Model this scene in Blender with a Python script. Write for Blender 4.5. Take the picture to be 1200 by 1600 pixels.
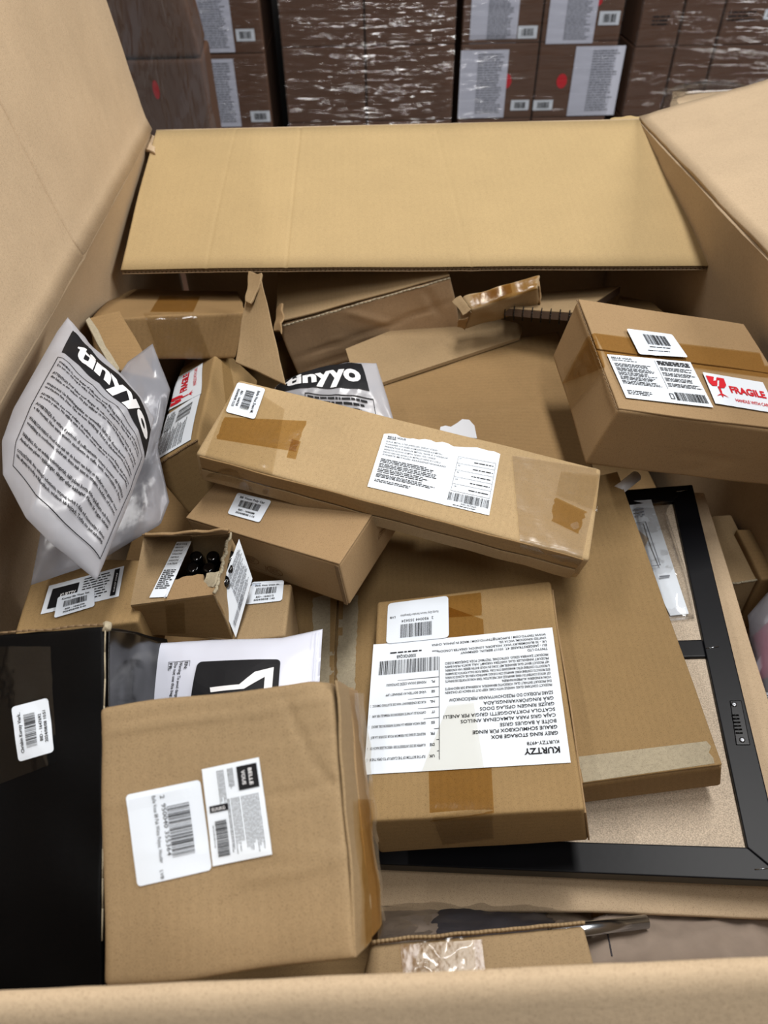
import bpy, bmesh, math, random
from mathutils import Vector, Matrix, noise
from mathutils.bvhtree import BVHTree

for o in list(bpy.data.objects):
    bpy.data.objects.remove(o, do_unlink=True)
scene = bpy.context.scene
COL = scene.collection
V = Vector

# ------------------------------------------------------------------ camera
RIM = 1.15                                    # height of the big carton's fold line above the floor
FPX = 1150.0                                  # focal length in pixels of the 1200 x 1600 frame
CAM = V((-0.0692, -0.0966, 1.5243))
PITCH, YAW, ROLL = 0.76068, -0.02516, -0.01498
fwd = V((-math.sin(YAW) * math.cos(PITCH), math.cos(YAW) * math.cos(PITCH), -math.sin(PITCH)))
rgt0 = V((math.cos(YAW), math.sin(YAW), 0)); up0 = rgt0.cross(fwd)
rgt = rgt0 * math.cos(ROLL) + up0 * math.sin(ROLL)
upv = -rgt0 * math.sin(ROLL) + up0 * math.cos(ROLL)
cam_data = bpy.data.cameras.new('camera')
cam = bpy.data.objects.new('camera', cam_data); COL.objects.link(cam)
cam.matrix_world = Matrix(((rgt.x, upv.x, -fwd.x, CAM.x), (rgt.y, upv.y, -fwd.y, CAM.y), (rgt.z, upv.z, -fwd.z, CAM.z), (0, 0, 0, 1)))
cam_data.sensor_fit = 'VERTICAL'; cam_data.sensor_height = 36.0
cam_data.lens = FPX / 1600 * 36.0
cam_data.clip_start = 0.02; cam_data.clip_end = 60
cam_data.dof.use_dof = True; cam_data.dof.focus_distance = 0.70; cam_data.dof.aperture_fstop = 8.5
scene.camera = cam

# ------------------------------------------------------------------ world, lamps, exposure
w = bpy.data.worlds.new('warehouse_ambient'); scene.world = w; w.use_nodes = True
bg = w.node_tree.nodes['Background']; bg.inputs[0].default_value = (0.90, 0.95, 1.0, 1); bg.inputs[1].default_value = 0.38
def lamp(name, loc, size, energy, color=(1.0, 0.98, 0.955), rot=(0, 0, 0)):
    d = bpy.data.lights.new(name, 'AREA'); d.shape = 'RECTANGLE'; d.size, d.size_y = size; d.energy = energy; d.color = color
    o = bpy.data.objects.new(name, d); COL.objects.link(o); o.location = loc; o.rotation_euler = rot; return o
lamp('ceiling_or_fill_lamp', (0.30, 0.85, 4.4), (0.5, 1.5), 170)         # the fitting above this aisle
lamp('ceiling_or_fill_lamp', (-2.6, 1.0, 5.2), (0.3, 2.4), 95)
lamp('ceiling_or_fill_lamp', (5.2, 0.8, 4.3), (2.4, 4.0), 480, rot=(0, 0.6, 0))  # unseen fill lamp, added at a low angle to brighten the left flap
lamp('ceiling_or_fill_lamp', (0.2, -1.7, 4.9), (0.3, 2.0), 130)  # unseen front fill lamp, lifts the front of the gaping-lid carton
vs = scene.view_settings
vs.view_transform = 'Standard'; vs.look = 'None'; vs.gamma = 1.0; vs.use_curve_mapping = False
vs.exposure = -0.90

FIT = {
    'ring': [(-0.0711, 0.1656, 0.8596), (0.1036, 0.1534, 0.8994), (0.1222, 0.3879, 0.8978), (-0.0516, 0.4013, 0.8593), (-0.0817, 0.1681, 0.9208), (0.0900, 0.1542, 0.9586), (0.1106, 0.3897, 0.9581), (-0.0655, 0.4023, 0.9188)],
    'long': [(-0.2482, 0.4966, 1.0167), (0.1335, 0.3805, 0.9684), (0.1697, 0.4882, 0.9873), (-0.2124, 0.6047, 1.0359), (-0.2445, 0.4895, 1.0561), (0.1374, 0.3716, 1.0060), (0.1725, 0.4811, 1.0267), (-0.2101, 0.5963, 1.0739)],
    'thin': [(-0.1043, 0.2042, 0.8112), (0.2314, 0.1959, 0.8999), (0.2365, 0.5624, 0.9125), (-0.0989, 0.5703, 0.8234), (-0.1148, 0.2031, 0.8504), (0.2201, 0.1958, 0.9402), (0.2263, 0.5614, 0.9517), (-0.1094, 0.5692, 0.8625)],
    'frame': [(-0.1580, 0.1895, 0.7775), (0.2674, 0.1213, 0.8670), (0.3332, 0.5734, 0.8987), (-0.0922, 0.6416, 0.8092), (-0.1616, 0.1888, 0.7941), (0.2643, 0.1207, 0.8836), (0.3304, 0.5736, 0.9162), (-0.0958, 0.6409, 0.8258)],
    'front': [(-0.2135, 0.0554, 0.9981), (-0.0709, 0.0539, 1.0247), (-0.0830, 0.1844, 1.0946), (-0.2259, 0.1855, 1.0675), (-0.2243, 0.0208, 1.0594), (-0.0845, 0.0211, 1.0878), (-0.0945, 0.1500, 1.1560), (-0.2396, 0.1521, 1.1300)],
    'mailer': [(-0.2565, 0.4736, 0.9247), (-0.0936, 0.3796, 0.9428), (-0.0054, 0.5367, 0.9614), (-0.1694, 0.6301, 0.9427), (-0.2646, 0.4701, 0.9867), (-0.1006, 0.3782, 1.0070), (-0.0140, 0.5342, 1.0245), (-0.1780, 0.6276, 1.0058)],
    'torn': [(-0.2927, 0.3470, 0.9487), (-0.2037, 0.3346, 0.9509), (-0.1942, 0.4108, 0.9575), (-0.2834, 0.4189, 0.9508), (-0.2899, 0.3374, 1.0042), (-0.2110, 0.3357, 1.0173), (-0.2052, 0.4084, 1.0203), (-0.2914, 0.4160, 1.0131)],
    'fragL': [(-0.2820, 0.5314, 0.9325), (-0.2182, 0.5384, 0.9693), (-0.2217, 0.7868, 0.9459), (-0.2867, 0.7799, 0.9091), (-0.3118, 0.5391, 0.9975), (-0.2551, 0.5435, 1.0314), (-0.2678, 0.7893, 1.0051), (-0.3235, 0.7849, 0.9712)],
    'fragR': [(0.1627, 0.5023, 1.0155), (0.3771, 0.5040, 0.9717), (0.3775, 0.6975, 0.9894), (0.1633, 0.6932, 1.0304), (0.1789, 0.4932, 1.0917), (0.3926, 0.4968, 1.0499), (0.3906, 0.6909, 1.0681), (0.1795, 0.6867, 1.1093)],
    'black': [(-0.3782, 0.0885, 0.8438), (-0.2435, 0.0888, 0.8533), (-0.2532, 0.3071, 0.9938), (-0.3886, 0.3069, 0.9844), (-0.3857, 0.0186, 0.9518), (-0.2510, 0.0189, 0.9614), (-0.2624, 0.2372, 1.1018), (-0.3961, 0.2370, 1.0924)],
    'c17': [(-0.1739, 0.8748, 0.8955), (0.0759, 0.8850, 0.9559), (0.0672, 1.0352, 0.9641), (-0.1825, 1.0238, 0.9024), (-0.1953, 0.8679, 0.9826), (0.0544, 0.8804, 1.0454), (0.0457, 1.0294, 1.0524), (-0.2041, 1.0181, 0.9907)],
    'c18': [(0.0730, 0.8304, 0.9914), (0.1811, 0.8537, 1.0114), (0.1729, 0.8736, 1.0218), (0.0692, 0.8519, 1.0035), (0.0772, 0.8084, 1.0348), (0.1701, 0.8295, 1.0522), (0.1751, 0.8505, 1.0640), (0.0649, 0.8286, 1.0454)],
    'c16': [(-0.4132, 0.7289, 1.0218), (-0.2416, 0.7535, 1.0036), (-0.2750, 1.0044, 0.9120), (-0.4562, 0.9799, 0.9300), (-0.4110, 0.7457, 1.0708), (-0.2202, 0.7755, 1.0586), (-0.2725, 1.0237, 0.9638), (-0.4532, 1.0005, 0.9831)],
    'c12': [(-0.2224, 0.3316, 0.8700), (-0.1557, 0.3393, 0.8700), (-0.1519, 0.4050, 0.8700), (-0.2123, 0.4043, 0.8700), (-0.2224, 0.3316, 0.9500), (-0.1557, 0.3393, 0.9500), (-0.1519, 0.4050, 0.9500), (-0.2123, 0.4043, 0.9500)],
    'c13': [(-0.3921, 0.3172, 0.9050), (-0.2830, 0.3268, 0.9050), (-0.2865, 0.4019, 0.9050), (-0.3996, 0.4113, 0.9050), (-0.3921, 0.3172, 0.9950), (-0.2830, 0.3268, 0.9950), (-0.2865, 0.4019, 0.9950), (-0.3996, 0.4113, 0.9950)],
    'c3': [(-0.0869, 0.0294, 0.8900), (0.0672, 0.0341, 0.8900), (0.0651, 0.0656, 0.8900), (-0.0781, 0.0592, 0.8900), (-0.0869, 0.0294, 0.9800), (0.0672, 0.0341, 0.9800), (0.0651, 0.0656, 0.9800), (-0.0781, 0.0592, 0.9800)],
    'panel': [(-0.0814, 0.6238, 0.9050), (0.1965, 0.5554, 0.9050), (0.2196, 0.8776, 0.9050), (-0.0428, 0.8201, 0.9050), (-0.0814, 0.6238, 0.9600), (0.1965, 0.5554, 0.9600), (0.2196, 0.8776, 0.9600), (-0.0428, 0.8201, 0.9600)],
    'r1': [(0.3505, 0.4781, 0.7350), (0.4136, 0.4856, 0.7350), (0.4158, 0.6018, 0.7350), (0.3761, 0.5999, 0.7350), (0.3505, 0.4781, 0.8350), (0.4136, 0.4856, 0.8350), (0.4158, 0.6018, 0.8350), (0.3761, 0.5999, 0.8350)],
    'r2': [(0.4020, 0.4773, 0.7450), (0.4350, 0.4810, 0.7450), (0.4223, 0.5633, 0.7450), (0.4041, 0.5642, 0.7450), (0.4020, 0.4773, 0.8450), (0.4350, 0.4810, 0.8450), (0.4223, 0.5633, 0.8450), (0.4041, 0.5642, 0.8450)],
    'sheet': [(-0.0917, 0.1464, 0.7691), (0.3119, 0.1019, 0.8441), (0.3601, 0.5906, 0.8821), (0.0462, 0.7006, 0.7941), (-0.0928, 0.1464, 0.7750), (0.3108, 0.1019, 0.8500), (0.3590, 0.5906, 0.8880), (0.0451, 0.7006, 0.8000)],
}
# ------------------------------------------------------------------ helpers placing points from image pixels
def ray(px): return (rgt * ((px[0] - 600) / FPX) + upv * ((800 - px[1]) / FPX) + fwd)
def at(x, y, D): return CAM + ray((x, y)) * D                       # a point D metres in front of the lens plane
def atz(x, y, z):
    d = ray((x, y)); return CAM + d * ((RIM + z - CAM.z) / d.z)     # a point on the level z (from the fold line)
def aty(x, y, Y):
    d = ray((x, y)); return CAM + d * ((Y - CAM.y) / d.y)

# ------------------------------------------------------------------ materials
def srgb(r, g, b):
    f = lambda c: (c / 255 / 12.92) if c / 255 <= .04045 else ((c / 255 + .055) / 1.055) ** 2.4
    return (f(r), f(g), f(b), 1)
def newmat(name):
    m = bpy.data.materials.new(name); m.use_nodes = True; nt = m.node_tree; nt.nodes.clear()
    out = nt.nodes.new('ShaderNodeOutputMaterial')
    return m, nt, out
def N(nt, t, **kw):
    n = nt.nodes.new(t)
    for k, v in kw.items():
        if k.startswith('i_'):
            n.inputs[int(k[2:]) if k[2:].isdigit() else k[2:].replace('_', ' ')].default_value = v
        else: setattr(n, k, v)
    return n
def card(name, rgb, flute=0.10, rough=.78, bump=.25, mottled=.5, fdir='X', pitch=.0065, stain=0.0):
    """kraft board: fibres, faint flute lines along the uv, soft mottling"""
    m, nt, out = newmat(name); L = nt.links.new
    tc = N(nt, 'ShaderNodeTexCoord')
    n1 = N(nt, 'ShaderNodeTexNoise', i_Scale=300.0, i_Detail=5.0, i_Roughness=.6)
    n2 = N(nt, 'ShaderNodeTexNoise', i_Scale=11.0, i_Detail=4.0, i_Roughness=.6)
    n3 = N(nt, 'ShaderNodeTexNoise', i_Scale=1300.0, i_Detail=1.0)
    for n in (n1, n2, n3): L(tc.outputs['Object'], n.inputs['Vector'])
    wv = N(nt, 'ShaderNodeTexWave', wave_type='BANDS', bands_direction=fdir, i_Scale=1.0 / pitch / 3.18, i_Distortion=.6, i_Detail=1.0)
    L(tc.outputs['UV'], wv.inputs['Vector'])
    base = tuple(a * b for a, b in zip(srgb(*rgb)[:3], (.97, 1.03, 1.09)))
    r1 = N(nt, 'ShaderNodeValToRGB')
    r1.color_ramp.elements[0].position = .30; r1.color_ramp.elements[0].color = tuple(c * (1 - .34 * mottled) for c in base) + (1,)
    r1.color_ramp.elements[1].position = .72; r1.color_ramp.elements[1].color = tuple(min(1, c * (1 + .30 * mottled)) for c in base) + (1,)
    mix1 = N(nt, 'ShaderNodeMix', data_type='FLOAT', i_0=.55)
    L(n1.outputs[0], mix1.inputs[2]); L(n2.outputs[0], mix1.inputs[3]); L(mix1.outputs[0], r1.inputs[0])
    mr = N(nt, 'ShaderNodeMix', data_type='RGBA', blend_type='MULTIPLY', i_0=flute)
    cw = N(nt, 'ShaderNodeValToRGB'); cw.color_ramp.elements[0].color = (.72, .69, .66, 1); cw.color_ramp.elements[1].color = (1, 1, 1, 1)
    L(wv.outputs['Fac'], cw.inputs[0]); L(r1.outputs[0], mr.inputs[6]); L(cw.outputs[0], mr.inputs[7])
    # dark and pale flecks
    fl = N(nt, 'ShaderNodeValToRGB'); fl.color_ramp.elements[0].position = .30; fl.color_ramp.elements[0].color = (.50, .46, .42, 1)
    fl.color_ramp.elements[1].position = .44; fl.color_ramp.elements[1].color = (1, 1, 1, 1)
    L(n3.outputs[0], fl.inputs[0])
    m2 = N(nt, 'ShaderNodeMix', data_type='RGBA', blend_type='MULTIPLY', i_0=.55)
    L(mr.outputs[2], m2.inputs[6]); L(fl.outputs[0], m2.inputs[7])
    bs = N(nt, 'ShaderNodeBsdfPrincipled'); bs.inputs['Roughness'].default_value = rough; bs.inputs['Specular IOR Level'].default_value = .28
    L(m2.outputs[2], bs.inputs['Base Color'])
    ad = N(nt, 'ShaderNodeMath', operation='MULTIPLY_ADD', i_1=flute * 1.2); L(wv.outputs['Fac'], ad.inputs[0]); L(n1.outputs[0], ad.inputs[2])
    bp = N(nt, 'ShaderNodeBump', i_Strength=bump, i_Distance=.0006); L(ad.outputs[0], bp.inputs['Height']); L(bp.outputs[0], bs.inputs['Normal'])
    L(bs.outputs[0], out.inputs[0]); return m
def plain(name, rgb, rough=.5, spec=.4, metal=0.0, nscale=0, namt=.0, bump=0.0, bscale=200.0, coat=0.0, trans=0.0, bdist=.0006):
    m, nt, out = newmat(name); L = nt.links.new
    bs = N(nt, 'ShaderNodeBsdfPrincipled'); bs.inputs['Base Color'].default_value = srgb(*rgb)
    bs.inputs['Roughness'].default_value = rough; bs.inputs['Specular IOR Level'].default_value = spec; bs.inputs['Metallic'].default_value = metal
    bs.inputs['Coat Weight'].default_value = coat; bs.inputs['Coat Roughness'].default_value = .08
    tc = N(nt, 'ShaderNodeTexCoord')
    if namt:
        n = N(nt, 'ShaderNodeTexNoise', i_Scale=nscale, i_Detail=3.0); L(tc.outputs['Object'], n.inputs['Vector'])
        r = N(nt, 'ShaderNodeValToRGB'); b = srgb(*rgb)[:3]
        r.color_ramp.elements[0].position = .3; r.color_ramp.elements[0].color = tuple(c * (1 - namt) for c in b) + (1,)
        r.color_ramp.elements[1].position = .7; r.color_ramp.elements[1].color = tuple(min(1, c * (1 + namt)) for c in b) + (1,)
        L(n.outputs[0], r.inputs[0]); L(r.outputs[0], bs.inputs['Base Color'])
    if bump:
        n = N(nt, 'ShaderNodeTexNoise', i_Scale=bscale, i_Detail=2.0); L(tc.outputs['Object'], n.inputs['Vector'])
        bp = N(nt, 'ShaderNodeBump', i_Strength=bump, i_Distance=bdist); L(n.outputs[0], bp.inputs['Height']); L(bp.outputs[0], bs.inputs['Normal'])
    L(bs.outputs[0], out.inputs[0]); return m
def film(name, tint=(1, 1, 1), gloss=.10, rough=.12, bscale=(30, 30, 30), bump=.6, milky=0.0, milk=(225, 228, 235), edge=.5, bdist=.002, stretch=None):
    """clear or tinted plastic film: tinted see-through, a reflecting skin with crinkles, optionally milky"""
    m, nt, out = newmat(name); L = nt.links.new
    tc = N(nt, 'ShaderNodeTexCoord'); mp = N(nt, 'ShaderNodeMapping'); mp.inputs['Scale'].default_value = bscale
    L(tc.outputs['Object'], mp.inputs[0])
    n = N(nt, 'ShaderNodeTexNoise', i_Scale=1.0, i_Detail=3.0, i_Roughness=.55); L(mp.outputs[0], n.inputs['Vector'])
    bp = N(nt, 'ShaderNodeBump', i_Strength=bump, i_Distance=bdist); L(n.outputs[0], bp.inputs['Height'])
    tr = N(nt, 'ShaderNodeBsdfTransparent'); tr.inputs[0].default_value = tuple(tint) + (1,)
    gl = N(nt, 'ShaderNodeBsdfGlossy'); gl.inputs['Roughness'].default_value = rough; L(bp.outputs[0], gl.inputs['Normal'])
    lw = N(nt, 'ShaderNodeLayerWeight', i_Blend=.35); L(bp.outputs[0], lw.inputs['Normal'])
    ma = N(nt, 'ShaderNodeMath', operation='MULTIPLY_ADD', i_1=edge, i_2=gloss); L(lw.outputs['Fresnel'], ma.inputs[0])
    cl = N(nt, 'ShaderNodeClamp'); L(ma.outputs[0], cl.inputs[0])
    mx = N(nt, 'ShaderNodeMixShader'); L(cl.outputs[0], mx.inputs[0])
    body = tr.outputs[0]
    if milky:
        df = N(nt, 'ShaderNodeBsdfDiffuse'); df.inputs[0].default_value = srgb(*milk); L(bp.outputs[0], df.inputs['Normal'])
        tl = N(nt, 'ShaderNodeBsdfTranslucent'); tl.inputs[0].default_value = srgb(*milk)
        m3 = N(nt, 'ShaderNodeMixShader'); m3.inputs[0].default_value = .3; L(df.outputs[0], m3.inputs[1]); L(tl.outputs[0], m3.inputs[2])
        m4 = N(nt, 'ShaderNodeMixShader'); m4.inputs[0].default_value = milky; L(tr.outputs[0], m4.inputs[1]); L(m3.outputs[0], m4.inputs[2])
        body = m4.outputs[0]
    L(body, mx.inputs[1]); L(gl.outputs[0], mx.inputs[2]); L(mx.outputs[0], out.inputs[0]); return m

M = dict(
    box_in=card('pallet_box_inner_liner', (192, 164, 131), flute=.05, bump=.5, mottled=.3),
    box_flap=card('pallet_box_flap_liner', (180, 151, 106), flute=.05, mottled=.22, fdir='X', pitch=.012),
    board_edge=card('board_cut_edge', (127, 101, 72), flute=.0, mottled=.6),
    kraft=card('kraft_carton', (153, 126, 91), flute=.10, mottled=.35),
    kraft_l=card('kraft_carton_light', (172, 143, 103), flute=.08, mottled=.4),
    kraft_b=card('kraft_carton_golden', (148, 118, 77), flute=.14, mottled=.35),
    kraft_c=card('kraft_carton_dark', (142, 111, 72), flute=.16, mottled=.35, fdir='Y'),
    kraft_d=card('kraft_carton_plain', (156, 125, 88), flute=.04, mottled=.25),
    kraft_e=card('kraft_carton_rosy', (172, 140, 106), flute=.06, mottled=.4, fdir='Y'),
    pale=card('peeled_paper', (166, 151, 125), flute=.0, mottled=.8),
    stack=card('dimmed_stack_board', (104, 74, 57), flute=.1, mottled=.3),  # board colour darkened to stand in for weaker light on the stacks
    paper=plain('label_paper', (224, 231, 239), rough=.45, spec=.35, bump=.1, bscale=60),
    paper_shiny=plain('thermal_label_paper', (222, 230, 240), rough=.3, spec=.5, bump=.1, bscale=40),
    sheet_paper=plain('printed_sheet_paper', (205, 208, 222), rough=.6),
    ink=plain('black_ink', (24, 24, 27), rough=.6, spec=.2),
    grey_ink=plain('grey_ink', (118, 122, 130), rough=.6, spec=.2),
    brown_ink=plain('brown_box_print', (120, 88, 55), rough=.7, spec=.2),
    red_ink=plain('red_ink', (205, 32, 45), rough=.5),
    white_ink=plain('white_ink', (228, 228, 230), rough=.5),
    black_card=plain('black_glossy_board', (6, 6, 7), rough=.16, spec=.35, bump=1.0, bscale=9, bdist=.02),
    black_board=plain('black_satin_board', (6, 6, 7), rough=.45, spec=.10, bump=.15, bscale=300),
    black_wood=plain('black_foil_rail', (13, 14, 18), rough=.38, spec=.16, bump=.06, bscale=200),
    black_plastic=plain('black_glossy_plastic', (8, 8, 9), rough=.12, spec=.6),
    black_metal=plain('black_wire', (14, 14, 15), rough=.3, metal=.6),
    screw=plain('dark_zinc', (120, 122, 126), rough=.35, metal=1.0),
    steel=plain('brushed_steel', (190, 194, 200), rough=.25, metal=1.0),
    mdf=plain('chipboard_back', (186, 170, 150), rough=.8, nscale=900, namt=.34, bump=.3, bscale=900),
    white_plastic=plain('white_plastic', (205, 207, 212), rough=.35),
    poly_white=plain('white_poly_mailer', (204, 207, 220), rough=.30, spec=.5, bump=.25, bscale=14, bdist=.004),
    fabric=plain('beige_padded_fabric', (150, 134, 120), rough=.85, nscale=60, namt=.08, bump=.2, bscale=500),
    pink=plain('pink_cloth', (200, 70, 110), rough=.8),
    pages=plain('shaded_page_edges', (74, 56, 42), rough=.8),  # shadow on the page edges is put into their colour
    grey_dark=plain('grey_cloth', (70, 66, 70), rough=.8),
    concrete=plain('concrete_floor', (120, 118, 115), rough=.6, nscale=3, namt=.15),
    tape_brown=film('brown_packing_tape', tint=(.84, .73, .52), gloss=.02, rough=.2, bscale=(60, 60, 60), bump=.35, edge=.2),
    tape_clear=film('clear_packing_tape', tint=(.95, .93, .88), gloss=.025, rough=.14, bscale=(50, 20, 35), bump=.4, edge=.3),
    tape_worn=film('scuffed_packing_tape', tint=(.93, .90, .84), gloss=.03, rough=.25, bscale=(30, 60, 30), bump=.5, milky=.22, milk=(190, 172, 145), edge=.25),
    sleeve=film('clear_sleeve', tint=(.97, .97, .97), gloss=.03, rough=.06, bscale=(25, 25, 25), bump=.7, edge=.35),
    stretch=film('stretch_film', tint=(.93, .93, .94), gloss=.06, rough=.13, bscale=(1.8, 3, 22), bump=1.0, milky=.0, milk=(150, 145, 145), edge=.22, bdist=.075),
    stretch_v=film('stretch_film_hanging', tint=(.92, .92, .93), gloss=.14, rough=.16, bscale=(14, 14, 2.0), bump=1.0, milky=.07, milk=(150, 145, 148), edge=.3, bdist=.045),
    frosted=film('frosted_bag', tint=(.93, .93, .95), gloss=.05, rough=.24, bscale=(22, 22, 22), bump=.5, milky=.66, milk=(212, 213, 220), edge=.25, bdist=.004),
    frosted_thin=film('frosted_bag_thin', tint=(.9, .9, .93), gloss=.05, rough=.24, bscale=(25, 25, 25), bump=.5, milky=.46, milk=(186, 188, 196), edge=.25, bdist=.004),
)

# ------------------------------------------------------------------ object helpers
def mk(name, verts, faces, mat, parent=None, uv=None, smooth=True):
    """link one mesh object; vertices come in world space and are stored relative to the owning thing"""
    base = V((0, 0, 0))
    if parent is not None:
        p = parent
        while p.parent: p = p.parent
        base = V(p['_b'])
    me = bpy.data.meshes.new(name)
    if parent is None:
        zs = min(v[2] for v in verts); n = len(verts)
        base = V((sum(v[0] for v in verts) / n, sum(v[1] for v in verts) / n, zs))
    me.from_pydata([(v[0] - base.x, v[1] - base.y, v[2] - base.z) for v in verts], [], faces)
    if uv:
        ul = me.uv_layers.new(name='UVMap'); k = 0
        for f in uv:
            for c in f: ul.data[k].uv = c; k += 1
    if smooth: me.polygons.foreach_set('use_smooth', [True] * len(me.polygons))
    me.materials.append(mat if not isinstance(mat, str) else M[mat])
    o = bpy.data.objects.new(name, me); COL.objects.link(o)
    if parent is not None: o.parent = parent
    else: o.location = base; o['_b'] = tuple(base)
    return o
def tag(o, label, cat, group=None):
    o['label'] = label; o['category'] = cat
    if group: o['group'] = group
    return o
def thing(name, label, cat, pts, group=None):
    o = bpy.data.objects.new(name, None); COL.objects.link(o); o.empty_display_size = .02
    n = len(pts); b = V((sum(p[0] for p in pts) / n, sum(p[1] for p in pts) / n, min(p[2] for p in pts)))
    o.location = b; o['_b'] = tuple(b); tag(o, label, cat, group); return o
def bvh_of(verts, faces): return BVHTree.FromPolygons([V(v) for v in verts], faces, epsilon=0.0)

def trilin(c, a, b, d):
    lo = (c[0] * (1 - a) + c[1] * a) * (1 - b) + (c[3] * (1 - a) + c[2] * a) * b
    hi = (c[4] * (1 - a) + c[5] * a) * (1 - b) + (c[7] * (1 - a) + c[6] * a) * b
    return lo * (1 - d) + hi * d
def stops(Ln, r, n):
    r = min(r, Ln * .45); s = [0, r * .35, r, r * 1.7] if Ln > r * 4.5 else [0, r * .35, r]
    s += [r + (Ln - 2 * r) * k / n for k in range(1, n) if r * 2 < r + (Ln - 2 * r) * k / n < Ln - r * 2] + ([Ln - r * 1.7] if Ln > r * 4.5 else []) + [Ln - r, Ln - r * .35, Ln]
    return s
def hexa(c8, r=.003, seg=.03, amp=.0, freq=14.0, seed=0, fn=None, cap=26):
    """rounded, slightly uneven block through eight corners -> verts, faces, uv"""
    c = [V(p) for p in c8]
    Ls = [((c[1] - c[0]).length + (c[6] - c[7]).length) / 2, ((c[3] - c[0]).length + (c[6] - c[5]).length) / 2, ((c[4] - c[0]).length + (c[6] - c[2]).length) / 2]
    S = [stops(Ln, r, max(1, min(cap, int(Ln / seg)))) for Ln in Ls]
    rr = [min(r, Ln * .45) for Ln in Ls]
    verts, faces, uvs, idx = [], [], [], {}
    off = V((seed * 7.3, seed * 3.1, seed * 1.7))
    def vert(q):
        k = tuple(round(x, 6) for x in q)
        if k in idx: return idx[k]
        qi = [min(max(q[i], rr[i]), Ls[i] - rr[i]) for i in range(3)]
        d = V([(q[i] - qi[i]) / rr[i] for i in range(3)])
        if d.length > 1e-9:
            s = 1.0 / d.length if d.length > 1 else 1.0
            q2 = [qi[i] + d[i] * s * rr[i] for i in range(3)]
        else: q2 = q
        t = [q2[i] / Ls[i] for i in range(3)]
        p = trilin(c, *t)
        if amp: p = p + noise.noise_vector(p * freq + off) * amp
        if fn: p = fn(p, t)
        idx[k] = len(verts); verts.append(p); return idx[k]
    for ax in range(3):
        a, b = [(1, 2), (2, 0), (0, 1)][ax]
        for side in (0, 1):
            cv = 0 if side == 0 else Ls[ax]
            for i in range(len(S[a]) - 1):
                for j in range(len(S[b]) - 1):
                    quad = []
                    for (ii, jj) in ((i, j), (i + 1, j), (i + 1, j + 1), (i, j + 1)):
                        q = [0, 0, 0]; q[ax] = cv; q[a] = S[a][ii]; q[b] = S[b][jj]; quad.append((vert(q), (S[a][ii], S[b][jj])))
                    if side == 0: quad.reverse()
                    faces.append([x[0] for x in quad]); uvs.append([x[1] for x in quad])
    return verts, faces, uvs
def slab8(p00, p10, p11, p01, th):
    """eight corners of a board whose visible face is the quad; it goes th behind that face"""
    P = [V(p) for p in (p00, p10, p11, p01)]
    n = ((P[1] - P[0]).cross(P[3] - P[0])).normalized()
    return [p - n * th for p in P] + P
def board(name, quad, th, mat, parent=None, r=.0012, seg=.04, amp=0.0, seed=0, fn=None, freq=14.0):
    v, f, u = hexa(slab8(*quad, th), r, seg, amp, freq, seed, fn); return mk(name, v, f, mat, parent, u)
def topquad(c, u0, u1, v0, v1, lift=0.0):
    c = [V(p) for p in c]
    n = ((c[5] - c[4]).cross(c[7] - c[4])).normalized() * lift
    g = lambda u, v: trilin(c, u, v, 1.0) + n
    return (g(u0, v0), g(u1, v0), g(u1, v1), g(u0, v1))

# ------------------------------------------------------------------ things stuck on a surface
class Surf:
    def __init__(s, v, f): s.b = bvh_of(v, f)
    def px(s, x, y):
        d = ray((x, y)).normalized(); h = s.b.ray_cast(CAM, d)
        return (h[0], h[1]) if h[0] is not None else None
    def proj(s, p, n, reach=.02):
        h = s.b.ray_cast(p + n * reach, -n, reach * 2.2)
        if h[0] is None: return p
        return h[0]
class Quad:
    """a label's frame: u,v in 0..1 to the surface"""
    def __init__(s, surf, pts, px=True, flat=False):
        s.surf = surf
        if px:
            P = []; hit = [surf.px(*p) for p in pts]
            good = [h for h in hit if h]
            n = sum((h[1] for h in good), V((0, 0, 0))).normalized(); c = sum((h[0] for h in good), V((0, 0, 0))) / len(good)
            n = good[0][1] if len(good) < 2 else n
            for p, h in zip(pts, hit):
                d = ray(p); P.append(CAM + d * ((c - CAM).dot(n) / d.dot(n)))
        else: P = [V(p) for p in pts]
        s.P = P
        s.n = ((P[1] - P[0]).cross(P[3] - P[0])).normalized()
        if s.n.dot(CAM - P[0]) < 0: s.n = -s.n
        s.w = ((P[1] - P[0]).length + (P[2] - P[3]).length) / 2; s.h = ((P[3] - P[0]).length + (P[2] - P[1]).length) / 2
        s.A = s.w / s.h; s.flat = flat
    def __call__(s, u, v, off):
        P = s.P
        p = (P[0] * (1 - u) + P[1] * u) * (1 - v) + (P[3] * (1 - u) + P[2] * u) * v
        if not s.flat: p = s.surf.proj(p, s.n)
        return p + s.n * off
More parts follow.
